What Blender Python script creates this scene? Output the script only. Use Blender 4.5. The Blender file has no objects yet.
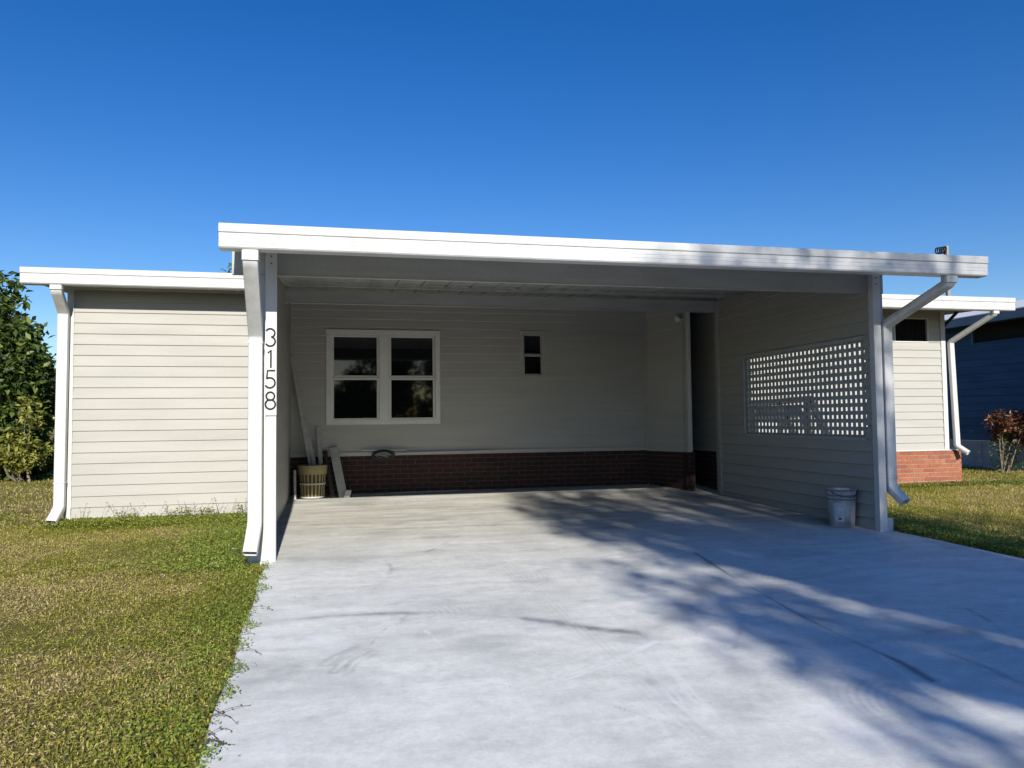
import bpy, math, random
import numpy as np
from mathutils import Vector, Matrix
random.seed(7); rng = np.random.default_rng(11)
S = bpy.context.scene
col = S.collection
R = math.radians

# ------------------------------------------------------------------ materials
def newmat(name):
    m = bpy.data.materials.new(name); m.use_nodes = True
    nt = m.node_tree; b = nt.nodes['Principled BSDF']
    return m, nt, b
def ramp(nt, fac, stops):
    r = nt.nodes.new('ShaderNodeValToRGB'); nt.links.new(fac, r.inputs[0])
    e = r.color_ramp.elements
    while len(e) < len(stops): e.new(0.5)
    for k, (p, c) in enumerate(stops):
        e[k].position = p; e[k].color = (*c, 1) if len(c) == 3 else c
    return r.outputs[0]
def noise(nt, scale, detail=4, vec=None, rough=.55, stretch=None):
    n = nt.nodes.new('ShaderNodeTexNoise'); n.inputs['Scale'].default_value = scale
    n.inputs['Detail'].default_value = detail; n.inputs['Roughness'].default_value = rough
    if vec is None:
        vec = nt.nodes.new('ShaderNodeNewGeometry').outputs['Position']
    if stretch:
        mp = nt.nodes.new('ShaderNodeMapping'); mp.inputs['Scale'].default_value = stretch
        nt.links.new(vec, mp.inputs[0]); vec = mp.outputs[0]
    nt.links.new(vec, n.inputs['Vector'])
    return n.outputs['Fac']
def mul(nt, a, b_, fac=1.0, mode='MULTIPLY'):
    m = nt.nodes.new('ShaderNodeMix'); m.data_type = 'RGBA'; m.blend_type = mode
    m.inputs[0].default_value = fac
    for k, s in ((6, a), (7, b_)):
        if isinstance(s, tuple): m.inputs[k].default_value = (*s, 1)
        else: nt.links.new(s, m.inputs[k])
    return m.outputs[2]
def mixf(nt, fac, a, b_):
    m = nt.nodes.new('ShaderNodeMix'); m.data_type = 'RGBA'
    nt.links.new(fac, m.inputs[0])
    for k, s in ((6, a), (7, b_)):
        if isinstance(s, tuple): m.inputs[k].default_value = (*s, 1)
        else: nt.links.new(s, m.inputs[k])
    return m.outputs[2]
def bump(nt, b, h, strength=.2, dist=.005):
    n = nt.nodes.new('ShaderNodeBump'); n.inputs['Strength'].default_value = strength
    n.inputs['Distance'].default_value = dist
    nt.links.new(h, n.inputs['Height']); nt.links.new(n.outputs[0], b.inputs['Normal'])

def painted(name, c, rough=.45, dirt=.12, streak=(1, 1, 1), spec=.4, scale=3, fine=60, bs=.06):
    """a painted / vinyl surface with soft dirt, streaks and a fine grain"""
    m, nt, b = newmat(name)
    d = tuple(x * (1 - dirt * 2.2) for x in c)
    n1 = noise(nt, scale, 6, stretch=streak)
    base = ramp(nt, n1, [(.3, d), (.62, c)])
    n2 = noise(nt, fine, 3)
    g = ramp(nt, n2, [(.3, (.93, .93, .92)), (.7, (1, 1, 1))])
    nt.links.new(mul(nt, base, g), b.inputs['Base Color'])
    rr = nt.nodes.new('ShaderNodeMapRange'); nt.links.new(n1, rr.inputs[0])
    rr.inputs[3].default_value = rough + .12; rr.inputs[4].default_value = rough - .05
    nt.links.new(rr.outputs[0], b.inputs['Roughness'])
    b.inputs['Specular IOR Level'].default_value = spec
    bump(nt, b, noise(nt, fine * 1.5, 4), bs, .004)
    return m
M = {}
M['siding'] = painted('vinyl_siding', (.45, .437, .393), .5, .045, (.4, .4, 3), .3, 2.2, 90, .08)
M['siding_white'] = painted('vinyl_siding_pale', (.475, .465, .425), .5, .04, (.5, .5, 3), .3, 2.2, 90, .08)
M['siding_blue'] = painted('blue_siding', (.035, .11, .22), .55, .1, (.5, .5, 3), .3, 2.2)
M['white'] = painted('white_enamel', (.66, .66, .65), .38, .08, (2, 2, .7), .45, 2.5, 45, .05)
M['white_pipe'] = painted('white_pipe_paint', (.68, .68, .665), .35, .08, (3, 3, .6), .45, 3, 45, .05)
M['trim'] = painted('white_vinyl_trim', (.70, .70, .65), .4, .05, (1, 1, 1), .4)
M['ceiling'] = painted('painted_pan_metal', (.46, .47, .445), .5, .12, (3, .35, 1), .35, 3, 40, .06)
M['beam'] = painted('painted_beam', (.46, .47, .45), .5, .08, (.6, 2, 3), .35, 3, 40, .06)
M['black'] = painted('black_paint', (.015, .015, .015), .5, .1)
M['dark'] = painted('dark_opening', (.012, .012, .012), .8, .1)
M['darkwood'] = painted('dark_weathered_wood', (.05, .04, .03), .8, .15)
M['board'] = painted('primed_board', (.50, .50, .47), .6, .12, (1, 1, 4), .2, 4)
M['tan'] = painted('tan_wood_band', (.40, .34, .17), .6, .12, (1, 1, 1), .2, 8)
M['brown'] = painted('brown_wood_slats', (.17, .12, .06), .7, .2, (1, 1, .3), .2, 14)
M['grey_skirt'] = painted('grey_skirting_panel', (.52, .52, .52), .6, .1)
M['gutter_dark'] = painted('slate_gutter', (.16, .20, .27), .4, .08)
M['roof_white'] = painted('white_roof_metal', (.80, .80, .80), .5, .06)
M['mast'] = painted('weathered_mast', (.42, .38, .33), .6, .2, (1, 1, .3), .3, 6)
M['steel'] = painted('dark_metal_rail', (.03, .03, .032), .5, .1)
M['bucket'] = painted('scuffed_grey_plastic', (.50, .50, .49), .45, .25, (1, 1, .5), .35, 9)
M['paper'] = painted('faded_paper_label', (.58, .59, .60), .7, .15, (1, 1, 1), .2, 14)
M['asphalt'] = painted('asphalt', (.055, .055, .055), .85, .2, (1, 1, 1), .2, 2, 120, .4)
M['coil'] = painted('coiled_cable', (.05, .05, .05), .5, .2)
M['wire'] = painted('pale_wire', (.35, .35, .32), .5, .2)

def glass_mat():
    m, nt, b = newmat('window_glass')
    b.inputs['Base Color'].default_value = (.004, .005, .006, 1)
    b.inputs['Roughness'].default_value = .03
    b.inputs['Specular IOR Level'].default_value = .5
    bump(nt, b, noise(nt, 1.7, 2), .05, .01)
    return m
M['glass'] = glass_mat()

def brick_mat(name, stops):
    m, nt, b = newmat(name)
    g = nt.nodes.new('ShaderNodeNewGeometry')
    c = ramp(nt, g.outputs['Random Per Island'], stops)
    n = noise(nt, 45, 5)
    c2 = mul(nt, c, ramp(nt, n, [(.3, (.7, .68, .66)), (.7, (1.08, 1.05, 1.03))]))
    nt.links.new(c2, b.inputs['Base Color'])
    b.inputs['Roughness'].default_value = .88
    bump(nt, b, noise(nt, 120, 4), .5, .004)
    return m
M['brick'] = brick_mat('brick', [(0, (.33, .105, .05)), (.35, (.40, .14, .07)), (.7, (.46, .18, .095)), (1, (.30, .10, .06))])
M['brick_shaded'] = brick_mat('brick_in_shade', [(0, (.04, .018, .014)), (.5, (.055, .021, .016)), (1, (.026, .015, .012))])  # darker copy of the skirt brick, carport shade put into its colour
M['mortar'] = painted('mortar', (.42, .36, .31), .9, .15, (1, 1, 1), .1, 12, 120, .4)
M['mortar_shaded'] = painted('mortar_in_shade', (.13, .115, .105), .9, .15, (1, 1, 1), .1, 12, 120, .4)  # same mortar with the carport shade put into the colour

def leaf_mat(name, stops, rough=.45, transl=.25, spec=.35):
    m, nt, b = newmat(name)
    g = nt.nodes.new('ShaderNodeNewGeometry')
    c = ramp(nt, g.outputs['Random Per Island'], stops)
    nt.links.new(c, b.inputs['Base Color'])
    b.inputs['Roughness'].default_value = rough; b.inputs['Specular IOR Level'].default_value = spec
    t = nt.nodes.new('ShaderNodeBsdfTranslucent'); nt.links.new(c, t.inputs[0])
    mx = nt.nodes.new('ShaderNodeMixShader'); mx.inputs[0].default_value = transl
    nt.links.new(b.outputs[0], mx.inputs[1]); nt.links.new(t.outputs[0], mx.inputs[2])
    nt.links.new(mx.outputs[0], nt.nodes['Material Output'].inputs[0])
    return m
M['leaf_dark'] = leaf_mat('dark_leaves', [(0, (.02, .04, .01)), (.45, (.05, .085, .015)), (.8, (.10, .15, .03)), (1, (.22, .27, .05))])
M['leaf_yellow'] = leaf_mat('yellow_green_leaves', [(0, (.10, .12, .02)), (.5, (.22, .24, .04)), (1, (.36, .34, .07))])
M['leaf_mid'] = leaf_mat('mid_green_leaves', [(0, (.04, .08, .02)), (.5, (.08, .13, .03)), (1, (.14, .18, .05))])
M['croton'] = leaf_mat('red_leaves', [(0, (.04, .02, .014)), (.35, (.12, .035, .02)), (.6, (.26, .09, .04)), (.8, (.05, .055, .02)), (1, (.36, .20, .10))])
M['bark'] = painted('bark', (.16, .12, .09), .9, .2, (1, 1, .3), .1, 10, 60, .5)
M['bark_pale'] = painted('pale_stems', (.30, .25, .19), .8, .2, (1, 1, .3), .1, 10, 60, .3)

def tint_mat(name, transl=.3, rough=.6):
    m, nt, b = newmat(name)
    a = nt.nodes.new('ShaderNodeAttribute'); a.attribute_name = 'tint'
    nt.links.new(a.outputs['Color'], b.inputs['Base Color'])
    b.inputs['Roughness'].default_value = rough; b.inputs['Specular IOR Level'].default_value = .25
    t = nt.nodes.new('ShaderNodeBsdfTranslucent'); nt.links.new(a.outputs['Color'], t.inputs[0])
    mx = nt.nodes.new('ShaderNodeMixShader'); mx.inputs[0].default_value = transl
    nt.links.new(b.outputs[0], mx.inputs[1]); nt.links.new(t.outputs[0], mx.inputs[2])
    nt.links.new(mx.outputs[0], nt.nodes['Material Output'].inputs[0])
    return m
M['blade'] = tint_mat('grass_blades', .5)

def ground_mat():
    m, nt, b = newmat('lawn_soil')
    n = noise(nt, .9, 6)
    c = ramp(nt, n, [(.35, (.22, .20, .07)), (.5, (.30, .25, .11)), (.65, (.36, .29, .14))])
    n2 = noise(nt, 55, 6, rough=.7)
    c2 = mul(nt, c, ramp(nt, n2, [(.32, (.35, .35, .3)), (.66, (1.3, 1.25, 1.1))]))
    nt.links.new(c2, b.inputs['Base Color']); b.inputs['Roughness'].default_value = .95
    b.inputs['Specular IOR Level'].default_value = .1
    bump(nt, b, n2, 1, .03)
    return m
M['ground'] = ground_mat()

def slab_mat():
    m, nt, b = newmat('brushed_concrete')
    a = nt.nodes.new('ShaderNodeAttribute'); a.attribute_name = 'stain'
    sep = nt.nodes.new('ShaderNodeSeparateColor'); nt.links.new(a.outputs['Color'], sep.inputs[0])
    big = noise(nt, .8, 7, rough=.6)
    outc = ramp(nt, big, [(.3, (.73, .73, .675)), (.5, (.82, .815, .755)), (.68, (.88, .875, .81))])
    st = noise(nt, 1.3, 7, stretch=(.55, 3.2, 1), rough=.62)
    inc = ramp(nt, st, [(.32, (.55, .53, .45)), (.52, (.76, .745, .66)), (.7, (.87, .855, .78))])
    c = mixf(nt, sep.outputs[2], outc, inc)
    # trowel sweeps: a warped wave, very faint
    w = nt.nodes.new('ShaderNodeTexWave'); w.wave_type = 'RINGS'; w.inputs['Scale'].default_value = 1.1
    w.inputs['Distortion'].default_value = 9; w.inputs['Detail'].default_value = 4; w.inputs['Detail Scale'].default_value = 1.4
    nt.links.new(nt.nodes.new('ShaderNodeNewGeometry').outputs['Position'], w.inputs['Vector'])
    c = mul(nt, c, ramp(nt, w.outputs['Fac'], [(.0, (.955, .955, .955)), (.5, (1, 1, 1)), (1, (1.02, 1.02, 1.02))]))
    m1 = noise(nt, 4.5, 9, stretch=(.55, 1.9, 1), rough=.68)
    c = mul(nt, c, ramp(nt, m1, [(.34, (.88, .885, .89)), (.5, (.98, .98, .98)), (.66, (1.05, 1.05, 1.045))]))
    m2 = noise(nt, 16, 8, rough=.75)
    c = mul(nt, c, ramp(nt, m2, [(.36, (.90, .90, .90)), (.6, (1.03, 1.03, 1.03))]))
    sp = noise(nt, 60, 5, rough=.7)
    c = mul(nt, c, ramp(nt, sp, [(.3, (.9, .9, .9)), (.65, (1.03, 1.03, 1.03))]))
    vo = nt.nodes.new('ShaderNodeTexVoronoi'); vo.inputs['Scale'].default_value = 9
    nt.links.new(nt.nodes.new('ShaderNodeNewGeometry').outputs['Position'], vo.inputs['Vector'])
    c = mul(nt, c, ramp(nt, vo.outputs['Distance'], [(.0, (.55, .53, .5)), (.035, (.75, .74, .72)), (.05, (1, 1, 1))]), .5)
    c = mixf(nt, sep.outputs[0], c, (.22, .225, .23))
    c = mixf(nt, sep.outputs[1], c, (.95, .95, .94))
    nt.links.new(c, b.inputs['Base Color'])
    rr = nt.nodes.new('ShaderNodeMapRange'); nt.links.new(big, rr.inputs[0])
    rr.inputs[3].default_value = .55; rr.inputs[4].default_value = .8
    nt.links.new(rr.outputs[0], b.inputs['Roughness']); b.inputs['Specular IOR Level'].default_value = .3
    bump(nt, b, noise(nt, 140, 4), .25, .003)
    return m
M['slab'] = slab_mat()

# ------------------------------------------------------------------ mesh helpers
ORIG = {}
def tag(o, label=None, cat=None, group=None, kind=None):
    if label: o['label'] = label
    if cat: o['category'] = cat
    if group: o['group'] = group
    if kind: o['kind'] = kind
    return o
def thing(name, loc, label, cat, group=None):
    o = bpy.data.objects.new(name, None); col.objects.link(o)
    o.location = loc; o.empty_display_size = .1
    ORIG[o] = Vector(loc)
    return tag(o, label, cat, group)
class MB:
    def __init__(s): s.v = []; s.f = []; s.mi = []; s.cur = 0
    def add(s, vs, fs):
        n = len(s.v); s.v += [tuple(p) for p in vs]
        for f in fs: s.f.append(tuple(n + i for i in f)); s.mi.append(s.cur)
    def box(s, x0, y0, z0, x1, y1, z1):
        vs = [(x, y, z) for z in (z0, z1) for y in (y0, y1) for x in (x0, x1)]
        s.add(vs, [(0, 2, 3, 1), (4, 5, 7, 6), (0, 1, 5, 4), (2, 6, 7, 3), (0, 4, 6, 2), (1, 3, 7, 5)])
    def obox(s, p0, p1, n, t0, t1, z0, z1):
        """box along the floor segment p0-p1, from t0 to t1 along the normal n"""
        a = [(p0[0] + n[0] * t0, p0[1] + n[1] * t0), (p1[0] + n[0] * t0, p1[1] + n[1] * t0),
             (p1[0] + n[0] * t1, p1[1] + n[1] * t1), (p0[0] + n[0] * t1, p0[1] + n[1] * t1)]
        s.add([(*q, z0) for q in a] + [(*q, z1) for q in a],
              [(3, 2, 1, 0), (4, 5, 6, 7), (0, 1, 5, 4), (1, 2, 6, 5), (2, 3, 7, 6), (3, 0, 4, 7)])
    def ring_sweep(s, rings, cap=True):
        n = len(rings[0]); vs = [p for r in rings for p in r]; fs = []
        for k in range(len(rings) - 1):
            for i in range(n):
                j = (i + 1) % n
                fs.append((k * n + i, k * n + j, (k + 1) * n + j, (k + 1) * n + i))
        if cap:
            fs.append(tuple(range(n))[::-1]); fs.append(tuple((len(rings) - 1) * n + i for i in range(n)))
        s.add(vs, fs)
    def bar(s, a, b, w, t, side=(1, 0, 0)):
        a = Vector(a); b = Vector(b); d = (b - a).normalized(); u = Vector(side); u = (u - d * u.dot(d)).normalized()
        v = d.cross(u); o = [u * w / 2 + v * t / 2, -u * w / 2 + v * t / 2, -u * w / 2 - v * t / 2, u * w / 2 - v * t / 2]
        s.ring_sweep([[a + q for q in o], [b + q for q in o]])
    def tube(s, pts, r, n=8, cap=True):
        pts = [Vector(p) for p in pts]; rings = []
        rr = r if isinstance(r, (list, tuple)) else [r] * len(pts)
        up = Vector((0, 0, 1))
        prev = None
        for i, p in enumerate(pts):
            d = (pts[min(i + 1, len(pts) - 1)] - pts[max(i - 1, 0)]).normalized()
            if prev is None:
                a = up if abs(d.z) < .95 else Vector((1, 0, 0))
                u = d.cross(a).normalized()
            else: u = (prev - d * prev.dot(d)).normalized()
            prev = u; v = d.cross(u)
            rings.append([p + (u * math.cos(2 * math.pi * k / n) + v * math.sin(2 * math.pi * k / n)) * rr[i] for k in range(n)])
        s.ring_sweep(rings, cap)
    def pipe(s, pts, w, t, bev=.014, r=.06, hollow=False):
        """rectangular downspout swept along pts, mitred elbows; w across, t deep"""
        pts = [Vector(p) for p in pts]
        P = [pts[0]]
        for i in range(1, len(pts) - 1):
            a, b, c = pts[i - 1], pts[i], pts[i + 1]
            rr = min(r, (a - b).length * .45, (c - b).length * .45)
            q0 = b + (a - b).normalized() * rr; q1 = b + (c - b).normalized() * rr
            for k in range(5):
                u = k / 4; P.append((1 - u) ** 2 * q0 + 2 * u * (1 - u) * b + u * u * q1)
        P.append(pts[-1])
        prof = []
        for sx, sy in ((1, 1), (-1, 1), (-1, -1), (1, -1)):
            cx, cy = sx * (w / 2 - bev), sy * (t / 2 - bev)
            st = {(1, 1): 0, (-1, 1): 90, (-1, -1): 180, (1, -1): 270}[(sx, sy)]
            for k in range(3): prof.append((cx + bev * math.cos(R(st + 45 * k)), cy + bev * math.sin(R(st + 45 * k))))
        rings = []
        u0 = Vector((1, 0, 0))
        for i, p in enumerate(P):
            d = (P[min(i + 1, len(P) - 1)] - P[max(i - 1, 0)]).normalized()
            u = (u0 - d * u0.dot(d)).normalized(); v = d.cross(u)
            rings.append([p + u * x + v * y for x, y in prof])
        if not hollow: s.ring_sweep(rings, True)
        else:
            s.ring_sweep(rings, False)
            inner = []
            for i in range(len(P) - 1, max(len(P) - 7, 0), -1):
                c = P[i]; inner.append([c + (q - c) * .9 for q in rings[i]])
            n = len(prof)
            s.add(rings[-1] + inner[0], [(i, (i + 1) % n, n + (i + 1) % n, n + i) for i in range(n)])
            s.ring_sweep(inner, False)
            s.add(inner[-1], [tuple(range(n))]); s.add(rings[0], [tuple(range(n))])
    def lathe(s, c, prof, n=28, ang0=0, ang1=360):
        full = ang1 - ang0 >= 360; m = n if full else n + 1
        rings = []
        vs = []
        for r, z in prof:
            for k in range(m):
                a = R(ang0 + (ang1 - ang0) * k / n); vs.append((c[0] + r * math.cos(a), c[1] + r * math.sin(a), c[2] + z))
        fs = []
        for j in range(len(prof) - 1):
            for k in range(n):
                k2 = (k + 1) % m
                fs.append((j * m + k, j * m + k2, (j + 1) * m + k2, (j + 1) * m + k))
        s.add(vs, fs)
    def build(s, name, mat, parent=None, bevel=0, smooth=False, label=None):
        me = bpy.data.meshes.new(name)
        off = ORIG.get(parent, Vector((0, 0, 0)))
        base = off
        if parent is None:
            base = Vector((0, 0, 0))
        me.from_pydata([(p[0] - base.x, p[1] - base.y, p[2] - base.z) for p in s.v], [], s.f)
        mats = mat if isinstance(mat, (list, tuple)) else [mat]
        for m in mats: me.materials.append(m)
        if len(mats) > 1: me.polygons.foreach_set('material_index', s.mi)
        import bmesh
        bm = bmesh.new(); bm.from_mesh(me); bmesh.ops.recalc_face_normals(bm, faces=bm.faces); bm.to_mesh(me); bm.free()
        if smooth:
            me.polygons.foreach_set('use_smooth', [True] * len(me.polygons))
            if hasattr(me, 'set_sharp_from_angle'): me.set_sharp_from_angle(angle=R(38))
        o = bpy.data.objects.new(name, me); col.objects.link(o)
        if parent: o.parent = parent; ORIG[o] = off
        if bevel:
            b = o.modifiers.new('bevel', 'BEVEL'); b.width = bevel; b.segments = 2; b.limit_method = 'ANGLE'; b.angle_limit = R(40)
        if label: o['label'] = label
        return o

def np_mesh(name, V, F, mat, parent=None, tint=None):
    me = bpy.data.meshes.new(name); V = np.asarray(V, np.float32); F = np.asarray(F, np.int32)
    if parent is not None: V = V - np.array(ORIG[parent], np.float32)
    k = F.shape[1]
    me.vertices.add(len(V)); me.vertices.foreach_set('co', V.ravel())
    me.loops.add(F.size); me.loops.foreach_set('vertex_index', F.ravel())
    me.polygons.add(len(F)); me.polygons.foreach_set('loop_start', np.arange(0, F.size, k, dtype=np.int32))
    me.update(calc_edges=True); me.validate()
    me.materials.append(mat)
    if tint is not None:
        a = me.color_attributes.new('tint', 'FLOAT_COLOR', 'POINT')
        c = np.ones((len(V), 4), np.float32); c[:, :3] = tint; a.data.foreach_set('color', c.ravel())
    o = bpy.data.objects.new(name, me); col.objects.link(o)
    if parent is not None: o.parent = parent; ORIG[o] = ORIG[parent]
    return o

def cells(s0, s1, z0, z1, holes):
    """split a wall rectangle round its openings"""
    zs = sorted({z0, z1, *[z for h in holes for z in (h[2], h[3]) if z0 < z < z1]})
    out = []
    for za, zb in zip(zs, zs[1:]):
        cut = sorted((h[0], h[1]) for h in holes if h[2] < (za + zb) / 2 < h[3]); c = s0
        for a, b in cut:
            if a > c: out.append((c, a, za, zb))
            c = max(c, b)
        if c < s1: out.append((c, s1, za, zb))
    return out
def siding(mb, p0, p1, z0, z1, course=.1215, holes=(), top=None, core=.07, zbase=None, dep=.015):
    """lapped siding on the segment p0->p1; outer normal is to the right of the direction p0->p1"""
    d = Vector((p1[0] - p0[0], p1[1] - p0[1])); Lg = d.length; d /= Lg; n = Vector((d.y, -d.x))
    zb0 = z0 if zbase is None else zbase
    for (sa, sb, za, zb) in cells(0, Lg, z0, z1, holes):
        m = max(1, int((sb - sa) / .6)) if top else 1
        for q in range(m):
            a, b = sa + (sb - sa) * q / m, sa + (sb - sa) * (q + 1) / m
            k0 = math.floor((za - zb0) / course + 1e-6); k1 = math.ceil((zb - zb0) / course - 1e-6)
            def P(s_, z, o): return (p0[0] + d.x * s_ + n.x * o, p0[1] + d.y * s_ + n.y * o, min(z, top(s_)) if top else z)
            for k in range(k0, k1):
                lo = max(zb0 + k * course, za); hi = min(zb0 + (k + 1) * course, zb)
                if hi - lo < 1e-4: continue
                if top and lo >= max(top(a), top(b)): continue
                if lo > zb0 + k * course + 1e-4: fl = .003 + dep * (1 - (lo - zb0 - k * course) / course)
                else: fl = dep
                fh = .003 + (dep - .003) * (1 - (hi - zb0 - k * course) / course)
                rel = .012
                mb.add([P(a, lo, 0), P(b, lo, 0), P(b, lo, fl * .8), P(a, lo, fl * .8), P(b, lo + rel * .35, fl), P(a, lo + rel * .35, fl), P(b, hi, fh), P(a, hi, fh)],
                       [(0, 1, 2, 3), (3, 2, 4, 5), (5, 4, 6, 7)])
            ta = min(zb, top(a)) if top else zb; tb = min(zb, top(b)) if top else zb
            if core > 0 and min(ta, tb) > za:
                A = [P(a, za, 0), P(b, za, 0), P(b, za, -core), P(a, za, -core)]
                B = [P(a, zb, 0), P(b, zb, 0), P(b, zb, -core), P(a, zb, -core)]
                mb.add(A + B, [(3, 2, 1, 0), (4, 5, 6, 7), (0, 1, 5, 4), (1, 2, 6, 5), (2, 3, 7, 6), (3, 0, 4, 7)])
def brickwork(mb, p0, p1, z0, z1, t=.1, bl=.194, bh=.057, j=.0105):
    d = Vector((p1[0] - p0[0], p1[1] - p0[1])); Lg = d.length; d /= Lg; n = Vector((d.y, -d.x))
    mb.cur = 1
    e0 = (p0[0] + d.x * .012, p0[1] + d.y * .012); e1 = (p1[0] - d.x * .012, p1[1] - d.y * .012)
    mb.obox(e0, e1, n, -.006, -t, z0, z1 - .002)
    mb.cur = 0
    k = 0; z = z1 - bh
    while z > z0 - bh:
        s = -(bl + j) * (.5 if k % 2 else 0) + random.uniform(-.006, .006)
        while s < Lg:
            a, b = max(s, 0), min(s + bl, Lg)
            if b - a > .02:
                q0 = (p0[0] + d.x * a, p0[1] + d.y * a); q1 = (p0[0] + d.x * b, p0[1] + d.y * b)
                mb.obox(q0, q1, n, -.06, random.uniform(-.001, .0025), z, z + bh)
            s += bl + j
        z -= bh + j; k += 1

# ------------------------------------------------------------------ terrain, slab, street
def slabz(y): return .02 * (np.clip(y, -9.0, 11.2) - 6.61) + .04 * np.clip(y - 9.84, 0, 1.3)
def hg(x, y):
    y = np.asarray(y, float)
    return .02 * (np.clip(y, -3, 9.6) - 6.61) - .022 - .0 * np.asarray(x)
def axis(a, b, fine0, fine1, st, big):
    pts = list(np.arange(fine0, fine1 + 1e-6, st)); x = fine0; s = st; lo = []
    while x > a: s = min(s * 1.35, big); x -= s; lo.append(max(x, a))
    x = fine1; s = st; hi = []
    while x < b: s = min(s * 1.35, big); x += s; hi.append(min(x, b))
    return np.array(lo[::-1] + pts + hi)
gx = axis(-600, 600, -6, 10, .25, 60); gy = axis(-500, 900, -4, 12, .25, 60)
X, Y = np.meshgrid(gx, gy)
Z = hg(X, Y)
bumpy = .007 * np.sin(X * 1.7 + Y) * np.sin(Y * 1.3 - X * .7)
inslab = (X > -.9) & (X < 5.9) & (Y < 11.5)
Z = Z + np.where(inslab, -.03, bumpy)
nx = len(gx); ny = len(gy)
idx = np.arange(nx * ny).reshape(ny, nx)
F = np.stack([idx[:-1, :-1], idx[:-1, 1:], idx[1:, 1:], idx[1:, :-1]], -1).reshape(-1, 4)
g = np_mesh('ground', np.stack([X, Y, Z], -1).reshape(-1, 3), F, M['ground']); tag(g, kind='structure')

# driveway slab: fine grid that carries the stain marks of the concrete
def edgeL(y): return -.60 + .035 * (6.6 - np.minimum(y, 6.6)) * .8 - .10 * np.clip(y - 6.55, 0, .1) * 10 + .008 * np.sin(y * 5.1)
def edgeR(y): return 5.37 + .045 * np.clip(6.6 - y, 0, 4) + .006 * np.sin(y * 3.3)
ys = np.concatenate([np.arange(-7, 1.2, .3), np.arange(1.2, 1.9, .03), np.arange(1.9, 6.4, .012), np.arange(6.4, 11.101, .02)])
u = np.linspace(0, 1, 480)
YY = np.repeat(ys[:, None], len(u), 1)
XL = edgeL(ys)[:, None]; XR = edgeR(ys)[:, None]
XX = XL + (XR - XL) * u[None, :]
ZZ = slabz(YY)
def fbm(x, y, sc, seed=0, oct=4):
    r = np.random.default_rng(seed); out = np.zeros_like(x); amp = 1; tot = 0
    for o in range(oct):
        for _ in range(5):
            a = r.uniform(0, 2 * np.pi); f = sc * r.uniform(.7, 1.4)
            out += amp * np.sin((x * np.cos(a) + y * np.sin(a)) * f + r.uniform(0, 6.28) + 1.3 * np.sin((x * np.sin(a) - y * np.cos(a)) * f * .7))
        tot += amp * 2.2; amp *= .55; sc *= 2.1
    return out / tot
dark = np.zeros_like(XX); light = np.zeros_like(XX)
wob = .03 * fbm(XX, YY, 4, 3)
def seg_d(pts):
    best = np.full(XX.shape, 9.)
    for a, b in zip(pts, pts[1:]):
        dx, dy = b[0] - a[0], b[1] - a[1]; t = np.clip(((XX - a[0]) * dx + (YY - a[1]) * dy) / (dx * dx + dy * dy), 0, 1)
        best = np.minimum(best, np.hypot(XX - a[0] - t * dx, YY - a[1] - t * dy))
    return best
patch = np.clip(.7 + .8 * fbm(XX, YY, 5, 9), .3, 1)
patch2 = np.clip(.6 + .9 * fbm(XX, YY, 17, 21), .15, 1)
def mark(arr, pts, w, amp, pt=True, core=None):
    dd = seg_d(pts) + wob
    v = amp * np.exp(-(np.abs(dd) / w) ** 2)
    if pt: v = v * patch * (.45 + .55 * patch2)
    arr += v
    if core: arr += 1.5 * core * np.exp(-(np.abs(seg_d(pts) + wob * .35) / .010) ** 2) * (.5 + .5 * patch)
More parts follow.
